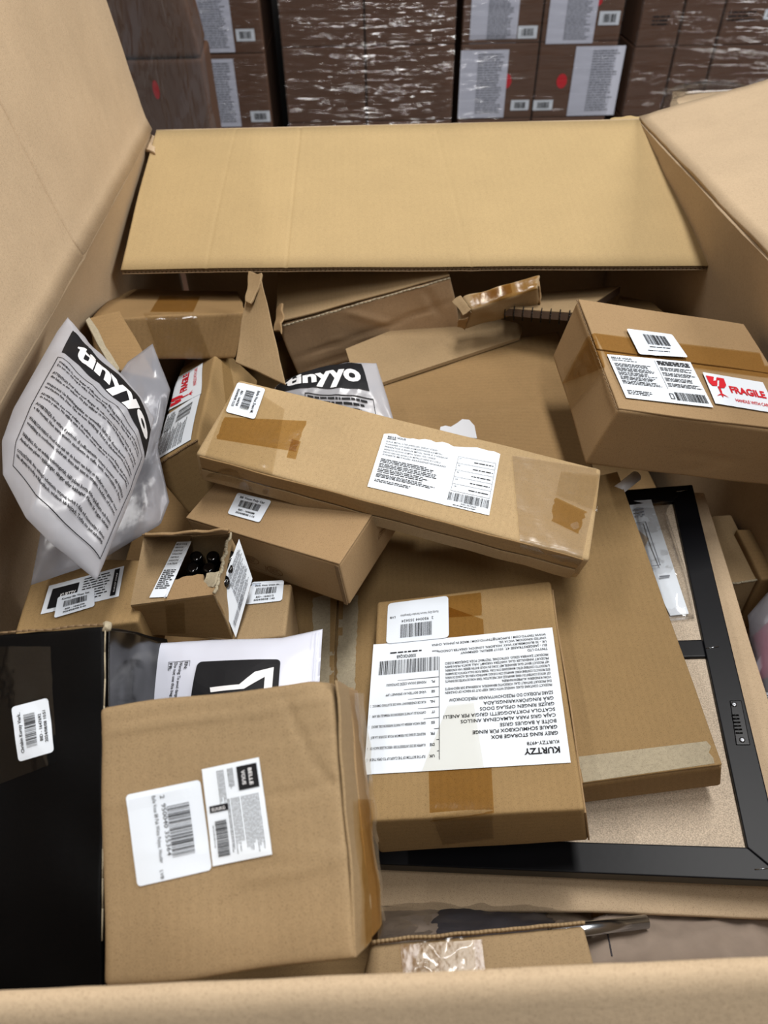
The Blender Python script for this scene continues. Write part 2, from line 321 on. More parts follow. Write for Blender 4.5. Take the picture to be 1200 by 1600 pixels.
def drape(name, surf, quad, mat, parent, off=.0005, n=(10, 10), jag=0.0, seed=0, wr=0.0):
    """film or tape following the surface over its edges (quad corners as sighted in the photograph)"""
    rnd = random.Random(seed); nu, nv = n; verts = []; ok = {}
    for j in range(nv + 1):
        for i in range(nu + 1):
            u, v = i / nu, j / nv
            uu = u + (jag * rnd.uniform(-1, 1) if i in (0, nu) else 0)
            a = [quad[0][k] * (1 - uu) * (1 - v) + quad[1][k] * uu * (1 - v) + quad[2][k] * uu * v + quad[3][k] * (1 - uu) * v for k in (0, 1)]
            h = surf.px(*a)
            if h:
                ok[(i, j)] = len(verts); o = off + (wr * abs(noise.noise(h[0] * 55 + V((seed, 0, 0)))) if wr else 0)
                verts.append(h[0] + h[1] * o)
    faces = []
    for j in range(nv):
        for i in range(nu):
            q = [(i, j), (i + 1, j), (i + 1, j + 1), (i, j + 1)]
            if all(k in ok for k in q):
                ids = [ok[k] for k in q]; P = [verts[k] for k in ids]
                if max((P[a] - P[b]).length for a in range(4) for b in range(a)) < .08: faces.append(ids)
    if not faces: return None
    return mk(name, verts, faces, mat, parent)

# ------------------------------------------------------------------ print: text, bars, rules
_tc = {}
def text2d(s, bold=0.0, res=2):
    k = (s, bold, res)
    if k in _tc: return _tc[k]
    cu = bpy.data.curves.new('t', 'FONT'); cu.body = s; cu.size = 1.0; cu.resolution_u = res; cu.offset = bold
    ob = bpy.data.objects.new('t', cu); COL.objects.link(ob)
    me = ob.to_mesh()
    vs_ = [(v.co.x, v.co.y) for v in me.vertices]; fs = [list(p.vertices) for p in me.polygons]
    ob.to_mesh_clear(); bpy.data.objects.remove(ob); bpy.data.curves.remove(cu)
    x1 = max((v[0] for v in vs_), default=0.0)
    _tc[k] = (vs_, fs, x1); return _tc[k]
class Ink:
    """2D drawing in label units: height 1, width A"""
    def __init__(s, A): s.A = A; s.v = []; s.f = []
    def poly(s, pts):
        b = len(s.v); s.v += [tuple(p) for p in pts]; s.f.append(list(range(b, b + len(pts))))
    def rect(s, x0, y0, x1, y1, n=1):
        for k in range(n):
            a, b = x0 + (x1 - x0) * k / n, x0 + (x1 - x0) * (k + 1) / n
            s.poly([(a, y0), (b, y0), (b, y1), (a, y1)])
    def frame(s, x0, y0, x1, y1, t, n=1):
        s.rect(x0, y0, x1, y0 + t, n); s.rect(x0, y1 - t, x1, y1, n)
        for k in range(n):
            a, b = y0 + (y1 - y0) * k / n, y0 + (y1 - y0) * (k + 1) / n
            s.rect(x0, a, x0 + t, b); s.rect(x1 - t, a, x1, b)
    def text(s, x, y, size, txt, fit=None, bold=0.012, align='L', rot=0, res=2):
        vs_, fs, x1 = text2d(txt, bold, res)
        sx = size if not fit or x1 <= 0 else fit / x1
        if align == 'R': x -= x1 * sx
        if align == 'C': x -= x1 * sx / 2
        b = len(s.v); c, sn = math.cos(rot), math.sin(rot)
        for (a, d) in vs_:
            a *= sx; d *= size; s.v.append((x + a * c - d * sn, y + a * sn + d * c))
        s.f += [[b + k for k in f] for f in fs]
    def bars(s, x, y, w_, h, seed, n=58):
        rnd = random.Random(seed); ws = [rnd.choice((1, 1, 2, 3)) for _ in range(n * 2 - 1)]; tot = sum(ws); p = x
        for k, q in enumerate(ws):
            d = w_ * q / tot
            if k % 2 == 0: s.rect(p, y, p + d, y + h)
            p += d
    def lines(s, x, y, w_, n, lh, seed, t=.45, last=None, ragged=.25):
        """small print too fine to read: rows of word-long strokes"""
        rnd = random.Random(seed)
        for k in range(n):
            xx = x; end = x + w_ * (1 - rnd.random() * ragged)
            while xx < end:
                wl = min(rnd.uniform(.6, 3.2) * lh, end - xx)
                s.rect(xx, y - k * lh, xx + wl, y - k * lh + lh * t); xx += wl + lh * .32
    def build(s, q, mat, parent, off=.0015, name='print', split=0):
        if split:
            bm = bmesh.new()
            bv = [bm.verts.new((a, b, 0)) for a, b in s.v]
            for f in s.f:
                try: bm.faces.new([bv[k] for k in f])
                except ValueError: pass
            for _ in range(4):
                ed = [e for e in bm.edges if e.calc_length() > split]
                if not ed: break
                bmesh.ops.subdivide_edges(bm, edges=ed, cuts=1); bmesh.ops.triangulate(bm, faces=bm.faces[:])
            bm.verts.index_update(); s.v = [(x.co.x, x.co.y) for x in bm.verts]; s.f = [[x.index for x in f.verts] for f in bm.faces]; bm.free()
        verts = [q(a / s.A, b, off) for a, b in s.v]
        # keep every face looking outwards
        P = q.P
        faces = s.f
        flip = ((P[1] - P[0]).cross(P[3] - P[0])).dot(q.n) < 0
        if flip: faces = [list(reversed(f)) for f in faces]
        return mk(name, verts, faces, mat, parent, smooth=False)
def label_base(q, parent, mat='paper', rad=0.0, off=.0009, n=20, name='label', lab=None, torn=None):
    A = q.A
    if rad:
        ys = [0, rad * .1, rad * .3, rad * .6, rad] + [rad + (1 - 2 * rad) * i / 12 for i in range(1, 12)] + [1 - rad, 1 - rad * .6, 1 - rad * .3, 1 - rad * .1, 1]
        verts = []; faces = []; m = 16
        for y in ys:
            d = max(0, rad - min(y, 1 - y)); x0 = rad - math.sqrt(max(0, rad * rad - d * d))
            for i in range(m + 1): verts.append(q((x0 + (A - 2 * x0) * i / m) / A, y, off))
        for j in range(len(ys) - 1):
            for i in range(m): k_ = j * (m + 1) + i; faces.append([k_, k_ + 1, k_ + m + 2, k_ + m + 1])
    else:
        verts = []; faces = []
        for j in range(n + 1):
            for i in range(n + 1):
                u, v = i / n, j / n
                if torn and j == n: v += torn * (noise.noise(V((u * 9, 3.3, 0))) - .3)
                verts.append(q(u, v, off))
        for j in range(n):
            for i in range(n):
                a = j * (n + 1) + i; faces.append([a, a + 1, a + n + 2, a + n + 1])
    P = q.P
    if ((P[1] - P[0]).cross(P[3] - P[0])).dot(q.n) < 0: faces = [list(reversed(f)) for f in faces]
    o = mk(name, verts, faces, mat, parent, smooth=False)
    if lab: o['label'] = lab
    return o
def small_label(surf, pts, parent, seed, title, l2='BID - 1646768', l3='2024/08/08 12:23', mat='paper_shiny'):
    """rounded thermal label: title, bar code, two number rows"""
    q = Quad(surf, pts); lb = label_base(q, parent, mat, rad=.09, off=.0016); A = q.A; k = Ink(A)
    k.text(A * .5, .78, .13, title, fit=A * .74, align='C', bold=.02)
    k.bars(A * .2, .40, A * .6, .30, seed, 34)
    k.text(A * .5, .24, .11, l2, align='C', fit=A * .5, bold=.02); k.text(A * .5, .11, .11, l3, align='C', fit=A * .58, bold=.02)
    k.build(q, 'ink', lb, off=.0022); return lb

def coons(bottom, right, top, left, nu, nv):
    """surface through four edges (lists of points); bottom/top run left to right, left/right run upwards"""
    def res(pl, t):
        P = [V(p) for p in pl]; L_ = [0]
        for a, b in zip(P, P[1:]): L_.append(L_[-1] + (b - a).length)
        d = t * L_[-1]
        for k in range(len(P) - 1):
            if d <= L_[k + 1] + 1e-9:
                f = (d - L_[k]) / max(1e-9, L_[k + 1] - L_[k]); return P[k].lerp(P[k + 1], f)
        return P[-1]
    G = []
    c00, c10, c01, c11 = V(bottom[0]), V(bottom[-1]), V(top[0]), V(top[-1])
    for j in range(nv + 1):
        row = []; v = j / nv
        for i in range(nu + 1):
            u = i / nu
            p = res(bottom, u) * (1 - v) + res(top, u) * v + res(left, v) * (1 - u) + res(right, v) * u \
                - (c00 * (1 - u) * (1 - v) + c10 * u * (1 - v) + c01 * (1 - u) * v + c11 * u * v)
            row.append(p)
        G.append(row)
    return G
def pillow(G, bulge, wr, seed, back=.4, freq=16.0, toward=None):
    """closed bag from a patch: front bulges towards the open side, back the other way -> verts, faces, front faces count"""
    nv, nu = len(G) - 1, len(G[0]) - 1
    c = sum((p for row in G for p in row), V((0, 0, 0))) / ((nu + 1) * (nv + 1))
    n0 = (G[0][-1] - G[0][0]).cross(G[-1][0] - G[0][0]).normalized()
    if n0.dot((toward or CAM) - c) < 0: n0 = -n0
    verts = []; off = V((seed * 5.1, seed * 2.3, seed))
    prof = lambda u, v: (max(0.0, 16 * u * (1 - u) * v * (1 - v))) ** .55
    def wrinkle(p):
        a = noise.noise(p * freq + off); b = noise.noise(p * freq * 2.3 + off * 2)
        return (1 - 2 * abs(a)) * .6 + (1 - 2 * abs(b)) * .4
    for s in (1, -back):
        for j in range(nv + 1):
            for i in range(nu + 1):
                p = G[j][i]; u, v = i / nu, j / nv; e = min(1, 8 * min(u, 1 - u, v, 1 - v))
                verts.append(p + n0 * (s * bulge * prof(u, v) + wr * wrinkle(p) * (.25 + .75 * e) * (1 if s > 0 else .6)))
    faces = []
    W_ = nu + 1; B = W_ * (nv + 1)
    def q(a, b, c_, d): return [a, b, c_, d]
    rev = (G[0][-1] - G[0][0]).cross(G[-1][0] - G[0][0]).dot(n0) < 0
    for j in range(nv):
        for i in range(nu):
            a = j * W_ + i; f = [a, a + 1, a + W_ + 1, a + W_]; faces.append(f[::-1] if rev else f)
    nf = len(faces)
    for j in range(nv):
        for i in range(nu):
            a = B + j * W_ + i; f = [a, a + W_, a + W_ + 1, a + 1]; faces.append(f[::-1] if rev else f)
    ring = [i for i in range(nu)] + [j * W_ + nu for j in range(nv)] + [nv * W_ + nu - i for i in range(nu)] + [(nv - j) * W_ for j in range(nv)]
    for a, b in zip(ring, ring[1:] + ring[:1]):
        f = [a, a + B, b + B, b]; faces.append(f[::-1] if rev else f)
    return verts, faces, nf
def tube(p0, p1, r, n=12, cap=True):
    p0, p1 = V(p0), V(p1); d = (p1 - p0).normalized(); a = d.orthogonal().normalized(); b = d.cross(a)
    v = []; f = []
    for p in (p0, p1):
        for k in range(n): t = 2 * math.pi * k / n; v.append(p + a * r * math.cos(t) + b * r * math.sin(t))
    for k in range(n): f.append([k, (k + 1) % n, n + (k + 1) % n, n + k])
    if cap: f.append(list(range(n))[::-1]); f.append(list(range(n, 2 * n)))
    return v, f
def lathe(p, axis, prof, n=20):
    p = V(p); d = V(axis).normalized(); a = d.orthogonal().normalized(); b = d.cross(a); v = []; f = []
    for r, h in prof:
        for k in range(n): t = 2 * math.pi * k / n; v.append(p + d * h + a * r * math.cos(t) + b * r * math.sin(t))
    for j in range(len(prof) - 1):
        for k in range(n): f.append([j * n + k, j * n + (k + 1) % n, (j + 1) * n + (k + 1) % n, (j + 1) * n + k])
    f.append(list(range(n))[::-1]); f.append(list(range((len(prof) - 1) * n, len(prof) * n)))
    return v, f
def merge(*parts):
    v = []; f = []
    for a, b in parts:
        k = len(v); v += list(a); f += [[i + k for i in q] for q in b]
    return v, f
def wire(pts, r, n=6):
    return merge(*[tube(a, b, r, n) for a, b in zip(pts, pts[1:])])

def creased(c8, folds, also=None):
    """pressed-in or raised fold lines: (face, a0, b0, a1, b1, height, width) on face 'z' (top) or 'y' (front)"""
    c = [V(p) for p in c8]
    nz = ((c[5] - c[4]).cross(c[7] - c[4])).normalized(); ny = ((c[1] - c[0]).cross(c[4] - c[0])).normalized()
    def fn(p, t):
        if also: p = also(p, t)
        for face, a0, b0, a1, b1, h, w_ in folds:
            if face == 'z': x, y, on, n = t[0], t[1], t[2], nz
            else: x, y, on, n = t[0], t[2], 1 - t[1], ny
            if on < .9: continue
            dx, dy = a1 - a0, b1 - b0; l2 = dx * dx + dy * dy
            s = max(0, min(1, ((x - a0) * dx + (y - b0) * dy) / l2)); d = math.hypot(x - a0 - dx * s, y - b0 - dy * s)
            p = p + n * (h * math.exp(-(d / w_) ** 2) * min(1, 6 * s + .2, 6 * (1 - s) + .2))
        return p
    return fn
def carton(name, key, label, cat='carton', mat='kraft', r=.003, amp=.0012, seed=0, seg=.02, fn=None, c8=None, group=None, freq=14.0, cap=26, folds=None):
    c8 = c8 or FIT[key]
    t = thing(name, label, cat, c8, group)
    if folds: fn = creased(c8, folds, fn)
    v, f, u = hexa(c8, r, seg, amp, freq, seed, fn, cap)
    mk('body', v, f, mat, t, u)
    return t, Surf(v, f), [V(p) for p in c8]

# ================================================================== the setting
def structure(o): o['kind'] = 'structure'; return o
wb = mk('backdrop_wall', [(-8, 5.2, 0), (8, 5.2, 0), (8, 5.2, 6.2), (-8, 5.2, 6.2)], [[0, 1, 2, 3]], plain('dark_backdrop', (44, 42, 42), rough=.9)); structure(wb)  # dark backdrop added to cover the grey world background between the stacks
ce = mk('ceiling', [(-8, -5, 6.2), (-8, 9, 6.2), (8, 9, 6.2), (8, -5, 6.2)], [[0, 1, 2, 3]], 'concrete'); structure(ce)
fl = mk('floor', [(-8, -5, 0), (8, -5, 0), (8, 9, 0), (-8, 9, 0)], [[0, 1, 2, 3]], 'concrete'); structure(fl)

# ================================================================== the big pallet carton everything lies in
BL = 1.217                                    # inside length; inside width 0.8
gb = thing('pallet_box', 'huge open corrugated pallet box filled with parcels, flaps folded open', 'pallet box', [(-.4, 0, 0), (.4, BL, 0)])
def grid_sheet(name, fn, nu, nv, th, mat, parent, uvf):
    """board of thickness th along fn(u,v) -> point; thickness goes against the normal"""
    P = [[V(fn(i / nu, j / nv)) for i in range(nu + 1)] for j in range(nv + 1)]
    verts = []; Nn = []
    for j in range(nv + 1):
        for i in range(nu + 1):
            du = P[j][min(i + 1, nu)] - P[j][max(i - 1, 0)]; dv = P[min(j + 1, nv)][i] - P[max(j - 1, 0)][i]
            Nn.append(du.cross(dv).normalized()); verts.append(P[j][i])
    B = len(verts); verts += [verts[k] - Nn[k] * th for k in range(B)]
    W_ = nu + 1; faces = []; uvs = []
    def uvq(ids): return [uvf((k % B) % W_ / nu, (k % B) // W_ / nv) for k in ids]
    for j in range(nv):
        for i in range(nu):
            a = j * W_ + i
            for f in ([a, a + 1, a + W_ + 1, a + W_], [B + a, B + a + W_, B + a + W_ + 1, B + a + 1]): faces.append(f); uvs.append(uvq(f))
    ring = list(range(nu)) + [j * W_ + nu for j in range(nv)] + [nv * W_ + nu - i for i in range(nu)] + [(nv - j) * W_ for j in range(nv)]
    for a, b in zip(ring, ring[1:] + ring[:1]):
        f = [a, a + B, b + B, b]; faces.append(f); uvs.append(uvq(f))
    o = mk(name, verts, faces, mat, parent, uvs)
    return o, Surf(verts, faces)
TH = .007
def depth_bulge(z, amount): t = RIM - z; return amount * (1 - math.exp(-t / .09)) * min(1, z / .5)
def ripple(p, a=.0012): return noise.noise(V(p) * 9) * a + noise.noise(V(p) * 45) * a * .45
def left_wall(u, v):
    y = BL * u; z = RIM * v
    cr = .0025 * math.exp(-((y - .745) / .006) ** 2)
    return (-.4 - .016 * u ** 3 - depth_bulge(z, .052) * math.sin(math.pi * min(1, max(0, u * 1.02))) ** .6 + ripple((0, y, z)) + cr, y, z)
zs = lambda v: 1 - (1 - v) ** 2.2
grid_sheet('side_wall', lambda u, v: left_wall(1 - u, zs(v)), 60, 50, TH, 'box_in', gb, lambda u, v: (BL * (1 - u), RIM * v))
def right_wall(u, v):
    y = BL * u; z = RIM * v
    return (.4 + depth_bulge(z, .030) * math.sin(math.pi * u) ** .6 + ripple((3, y, z), .002), y, z)
grid_sheet('side_wall', lambda u, v: right_wall(u, zs(v)), 60, 50, TH, 'box_in', gb, lambda u, v: (BL * u, RIM * v))
grid_sheet('end_wall', lambda u, v: (-.4 + .8 * u, BL, RIM * v), 20, 20, TH, 'box_in', gb, lambda u, v: (.8 * u, RIM * v))
grid_sheet('end_wall', lambda u, v: (.4 - .8 * u, 0 + ripple((5, u, v)), (RIM - .004) * v), 20, 20, TH, 'box_in', gb, lambda u, v: (.8 * u, RIM * v))
board('bottom', ((-.4, 0, .012), (.4, 0, .012), (.4, BL, .012), (-.4, BL, .012)), .01, 'box_in', gb)
FLAP = .335
# left flap stands up, leaning a little outwards; scored across
def left_flap(u, v):
    y = BL * u; a = math.radians(7.5 + 3 * (1 - u)); s = FLAP * 1.15 * v
    n = V((math.cos(a), 0, math.sin(a))); d = V((-math.sin(a), 0, math.cos(a)))
    ys = .745 - .015 * v
    k = -.006 * math.exp(-((y - ys) / .003) ** 2) + ripple((7, y, s), .0022) - .012 * math.sin(math.pi * u) * v
    return V((-.4 - .016 * u ** 3, y, RIM)) + d * s + n * (k + .004 * math.exp(-(s / .01) ** 2))
grid_sheet('flap', lambda u, v: left_flap(1 - u, v), 420, 20, TH, 'box_in', gb, lambda u, v: (BL * (1 - u), FLAP * v))
# right flap lies outwards, rising a little
def right_flap(u, v):
    y = BL * u; a = math.radians(14.5 - 3 * (1 - u)); s = FLAP * 1.1 * v - .004
    d = V((math.cos(a), 0, math.sin(a))); n = V((-math.sin(a), 0, math.cos(a)))
    return V((.4, y, RIM)) + d * s + n * (ripple((11, y, s), .002) )
grid_sheet('flap', lambda u, v: right_flap(1 - u, 1 - v), 60, 24, TH, 'box_in', gb, lambda u, v: (BL * (1 - u), FLAP * v))
# front flap folded outwards and hanging
def front_flap(u, v):
    x = .41 - .82 * u; s = FLAP * v; r = .011
    if s < r * 1.1: a = s / r; y, z = -r * math.sin(a), RIM - r * (1 - math.cos(a)) ; y, z = -r * math.sin(a) , RIM - r + r * math.cos(a)
    else:
        a = 1.1; y = -r * math.sin(a) - (s - r * a) * math.cos(a); z = RIM - r + r * math.cos(a) - (s - r * a) * math.sin(a)
    return (x, y - .001, z + ripple((x * 3, 2, s), .0012))
grid_sheet('flap', front_flap, 60, 60, TH, 'box_in', gb, lambda u, v: (.82 * u, FLAP * v))

# back flap: double wall board folded in over the parcels, its cut edge showing the flutes
HL, HR = V((-.398, BL - .004, RIM + .002)), V((.398, BL - .004, RIM + .002))
EL, ER = at(187, 418, 1.035), at(1110, 415, 1.018)
def back_flap(u, v, lift=0.0):
    p = (HL * (1 - u) + HR * u) * v + (EL * (1 - u) + ER * u) * (1 - v)
    n = (ER - EL).cross(HL - EL).normalized()
    sc = -.0011 * math.exp(-((u - (.285 + .01 * v)) / .0022) ** 2) - .0008 * math.exp(-((u - (.60 - .03 * v)) / .0022) ** 2) - .0006 * math.exp(-((u - (.148 + .015 * v)) / .0022) ** 2)
    k = sc + .004 * math.sin(math.pi * v) + noise.noise(V((u * 5, v * 3, 2))) * .0016 + lift
    curl = -.004 * (1 - u) ** 6 * (1 - v)
    return p + n * (k + curl)
bfl, bfs = grid_sheet('flap', lambda u, v: back_flap(u, v), 440, 12, .0008, 'box_flap', gb, lambda u, v: (.85 * u, .33 * v))
grid_sheet('liner', lambda u, v: back_flap(u, v, -.0036), 60, 8, .0006, 'board_edge', bfl, lambda u, v: (.85 * u, .33 * v))
grid_sheet('liner', lambda u, v: back_flap(u, v, -.0072), 60, 8, .0008, 'box_in', bfl, lambda u, v: (.85 * u, .33 * v))
for lo, hi in ((-.0032, -.0009), (-.0070, -.0038)):
    n = 1000; vv = []; ff = []
    for i in range(n + 1):
        u = i / n; k = (lo + hi) / 2 + (hi - lo) / 2 * math.sin(i * math.pi / 3.6)
        vv += [back_flap(u, .0015, k), back_flap(u, .10, k)]
    for i in range(n): ff.append([2 * i, 2 * i + 2, 2 * i + 3, 2 * i + 1])
    mk('flute', vv, ff, 'board_edge', bfl)
# crumpled board at the two back corners
board('corner_tab', (at(946, 188, 1.262), at(1006, 187, 1.262), at(1003, 180, 1.272), at(962, 183, 1.272)), .006, 'box_flap', gb, r=.002, seg=.01, amp=.003, freq=60, seed=4)
board('corner_tab', (at(228, 232, 1.17), at(241, 238, 1.16), at(246, 213, 1.20), at(232, 208, 1.21)), .006, 'box_in', gb, r=.002, seg=.008, amp=.004, freq=70, seed=9)

# ================================================================== stacks behind
def block8(x0, x1, y0, y1, z0, z1, skew=0.0):
    return [V((x0, y0, z0)), V((x1, y0, z0)), V((x1, y1, z0)), V((x0, y1, z0)), V((x0, y0, z1)), V((x1, y0, z1)), V((x1, y1, z1)), V((x0, y1, z1))]
def face_label(t, surf, x0, x1, z0, z1, y, kind, seed, skew=0.0):
    q = Quad(surf, [(x0, y, z0), (x1, y, z0), (x1 + skew, y, z1), (x0 + skew, y, z1)], px=False)
    q.n = V((0, -1, 0)); A = q.A; k = Ink(A)
    if kind == 'sheet':
        lb = label_base(q, t, 'sheet_paper', off=.003, n=6, name='paper_sheet'); k.lines(A * .36, .93, A * .55, 24, .037, seed, t=.38)
        k.build(q, 'grey_ink', lb, off=.005)
    elif kind == 'code':
        lb = label_base(q, t, 'paper', off=.003, n=2); k.bars(A * .2, .22, A * .6, .58, seed, 12); k.build(q, 'ink', lb, off=.005)
    elif kind == 'dot':
        n = 20; k.poly([(A * .5 + .5 * A * math.cos(2 * math.pi * i / n), .5 + .5 * math.sin(2 * math.pi * i / n)) for i in range(n)])
        k.build(q, 'red_ink', t, off=.002, name='red_sticker')
    elif kind == 'marks':
        k.lines(0, .75, A, 3, .3, seed, t=.4); k.build(q, 'ink', t, off=.002, name='print')
def film_sheet(name, x0, x1, y, z0, z1, label, mat='stretch', seed=0, group=None, wr=.006):
    nu, nv = 40, 60; vv = []; ff = []
    for j in range(nv + 1):
        for i in range(nu + 1):
            x = x0 + (x1 - x0) * i / nu; z = z0 + (z1 - z0) * j / nv
            k = (1 - abs(noise.noise(V((x * 2.2 + seed, z * 22, seed))))) * wr + (1 - 2 * abs(noise.noise(V((x * 1.1 + z * 2, z * 40, seed + 3))))) * wr * .5
            vv.append((x, y - .012 - k, z))
    W_ = nu + 1
    for j in range(nv):
        for i in range(nu): a = j * W_ + i; ff.append([a, a + 1, a + W_ + 1, a + W_])
    return tag(mk(name, vv, ff, mat), label, 'plastic film', group)
YB = 3.9
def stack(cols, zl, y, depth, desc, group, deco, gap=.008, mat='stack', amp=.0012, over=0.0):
    """cols: x limits; every carton its own thing"""
    for r_, (z0, z1) in enumerate(zip(zl, zl[1:])):
        for c_, (x0, x1) in enumerate(cols[r_] if isinstance(cols[0], list) else cols):
            c8 = block8(x0 + gap / 2, x1 - gap / 2, y, y + depth, z0, z1 - .001)
            pos = ['on the floor', 'just above the back flap', 'at the top photo edge', 'above the photo'][r_]
            side = '' if len(cols) == 1 else ('left ' if c_ == 0 else 'right ' if c_ == len(cols) - 1 else 'centre ')
            what = 'carton with paper sheet' if any(d[4] == 'sheet' for d in deco.get((r_, c_), ())) else 'plain carton'
            t = thing('carton', f'{side}brown {what} {pos}, {desc}', 'carton', c8, group)
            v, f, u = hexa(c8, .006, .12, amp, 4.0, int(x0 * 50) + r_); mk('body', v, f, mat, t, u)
            sf = Surf(v, f)
            for d in deco.get((r_, c_), ()): face_label(t, sf, *d[:4], y, d[4], d[5], d[6] if len(d) > 6 else 0)
def w4(x, y, Y=YB): p = aty(x, y, Y); return p.x, p.z
def rect4(xa, ya, xb, yb, Y=YB):
    a = w4(xa, yb, Y); b = w4(xb, yb, Y); c = w4(xb, ya, Y); d = w4(xa, ya, Y)
    return (a[0], b[0], (a[1] + b[1]) / 2, (c[1] + d[1]) / 2)
zA = w4(580, 72)[1]; zB = w4(840, 184)[1]
ZL = [0, zB, zA, zA + (zA - zB), zA + 2 * (zA - zB)]
xc0, xc1, xcm = w4(446, 150)[0], w4(708, 150)[0], w4(572, 150)[0]
stack([(xc0, xcm), (xcm, xc1)], ZL, YB, .6, 'middle stack', 'middle background stack', {})
film_sheet('stretch_film', xc0 + .004, xc1 - .004, YB, .05, ZL[4], 'clear crinkled stretch film around the plain middle background stack', seed=1)
xr0, xr1, xrm = w4(716, 150)[0], w4(952, 150)[0], w4(834, 150)[0]
dec = {(2, 0): [rect4(733, -20, 806, 68) + ('sheet', 3), rect4(808, 40, 838, 60) + ('code', 4)],
       (2, 1): [rect4(852, -20, 925, 68) + ('sheet', 5), rect4(934, 17, 966, 39) + ('code', 6), rect4(925, -8, 940, 10) + ('dot', 1)],
       (1, 0): [rect4(715, 78, 786, 184) + ('sheet', 7), rect4(797, 156, 825, 172) + ('code', 8), rect4(782, 115, 798, 138) + ('dot', 1)],
       (1, 1): [rect4(885, 72, 958, 180) + ('sheet', 9), rect4(832, 156, 862, 172) + ('code', 10), rect4(868, 115, 884, 138) + ('dot', 1)]}
stack([(xr0, xrm), (xrm, xr1)], ZL, YB, .6, 'stack with four sheets', 'labelled background stack', dec)
film_sheet('stretch_film', xr0 + .004, xr1 - .004, YB, .05, ZL[4], 'clear stretch film over the stack with four paper sheets', seed=5)
xl0, xl1 = w4(292, 150)[0], w4(422, 150)[0]
dec = {(2, 0): [rect4(294, -20, 368, 82) + ('sheet', 11), rect4(370, 45, 399, 64) + ('code', 12)],
       (1, 0): [rect4(320, 92, 378, 198) + ('sheet', 13), rect4(393, 173, 423, 190) + ('code', 14)]}
zA2 = w4(370, 84)[1]; zB2 = w4(370, 215)[1]
stack([(xl0 - .1, xl1)], [0, zB2, zA2, zA2 + (zA2 - zB2), zA2 + 2 * (zA2 - zB2)], YB, .6, 'column left of the middle stack', 'left labelled background stack', dec)
film_sheet('stretch_film', xl0 - .1, xl1 - .004, YB, .05, zA2 + (zA2 - zB2), 'clear stretch film on the single column of sheeted cartons at left', seed=7, wr=.003)
# right stack, a bit nearer, three cartons across
YR = 3.88
x0, x1, x2, x3 = w4(990, 80, YR)[0], w4(1045, 120, YR)[0], w4(1105, 120, YR)[0], w4(1200, 120, YR)[0]
zR = w4(1080, 72, YR)[1]; hR = .30
dec = {(2, 0): [rect4(1017, 22, 1045, 42, YR) + ('marks', 3)], (2, 2): [rect4(1135, 15, 1180, 35, YR) + ('marks', 4), rect4(1192, 14, 1215, 30, YR) + ('code', 5)]}
stack([(x0, x1), (x1, x2), (x2, x3 + .25)], [0, zR - hR, zR, zR + hR, zR + 2 * hR], YR, .5, 'far right stack', 'far right background stack', dec, gap=.010)
film_sheet('stretch_film', x0 - .01, x3 + .26, YR, .05, zR + 2 * hR, 'heavily crinkled stretch film around the far right stack', seed=11, wr=.012)
# near left stack: wrapped, its corner in front of the sheeted column
YL = 2.75
xa, xb = w4(150, 120, YL)[0], w4(322, 130, YL)[0]
zt = w4(322, 92, YL)[1]; pu = w4(292, 0, YL); xu = xb + (pu[0] - xb) * .42 / (pu[1] - zt)
c8 = [V((xa - .35, YL, 0)), V((xb, YL, 0)), V((xb - .02, YL + .3, 0)), V((xa - .35, YL + .3, 0)), V((xa - .35, YL, zt)), V((xb, YL, zt)), V((xb - .02, YL + .3, zt)), V((xa - .35, YL + .3, zt))]
tl = thing('carton', 'large brown film wrapped carton with a red mark behind the left flap', 'carton', c8)
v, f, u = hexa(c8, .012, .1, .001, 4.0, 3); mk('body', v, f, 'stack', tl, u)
sf = Surf(v, f); face_label(tl, sf, *rect4(242, 125, 252, 155, YL), YL, 'dot', 2)
c8 = [V((xa - .35, YL + .0, zt + .004)), V((xb - .002, YL + .0, zt + .004)), V((xb - .03, YL + .3, zt + .004)), V((xa - .35, YL + .3, zt)), V((xa - .35, YL + .02, zt + .42)), V((xu, YL, zt + .42)), V((xu - .03, YL + .3, zt + .42)), V((xa - .35, YL + .3, zt + .42))]
tl = thing('carton', 'upper film wrapped brown carton at the top left photo edge', 'carton', c8)
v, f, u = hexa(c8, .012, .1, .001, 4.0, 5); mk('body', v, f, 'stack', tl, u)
# its hanging film, drawn in towards the bottom
vv = []; ff = []; nu, nv = 70, 50
for j in range(nv + 1):
    for i in range(nu + 1):
        a, b = i / nu, j / nv
        x = xa - .30 + (xb + .02 - xa + .30) * a; z = .3 + (zt + .40 - .3) * b
        fold = (1 - abs(noise.noise(V((x * 9 - z * 4.2, z * .8, 4))))) ** 3 * .05
        x += -.05 * max(0, b - .72) * 4 * a
        vv.append((x, YL - .02 - fold - .02 * b, z))
for j in range(nv):
    for i in range(nu): a = j * (nu + 1) + i; ff.append([a, a + 1, a + nu + 2, a + nu + 1])
tag(mk('stretch_film', vv, ff, 'stretch_v'), 'loose folds of stretch film hanging beside the left flap', 'plastic film')
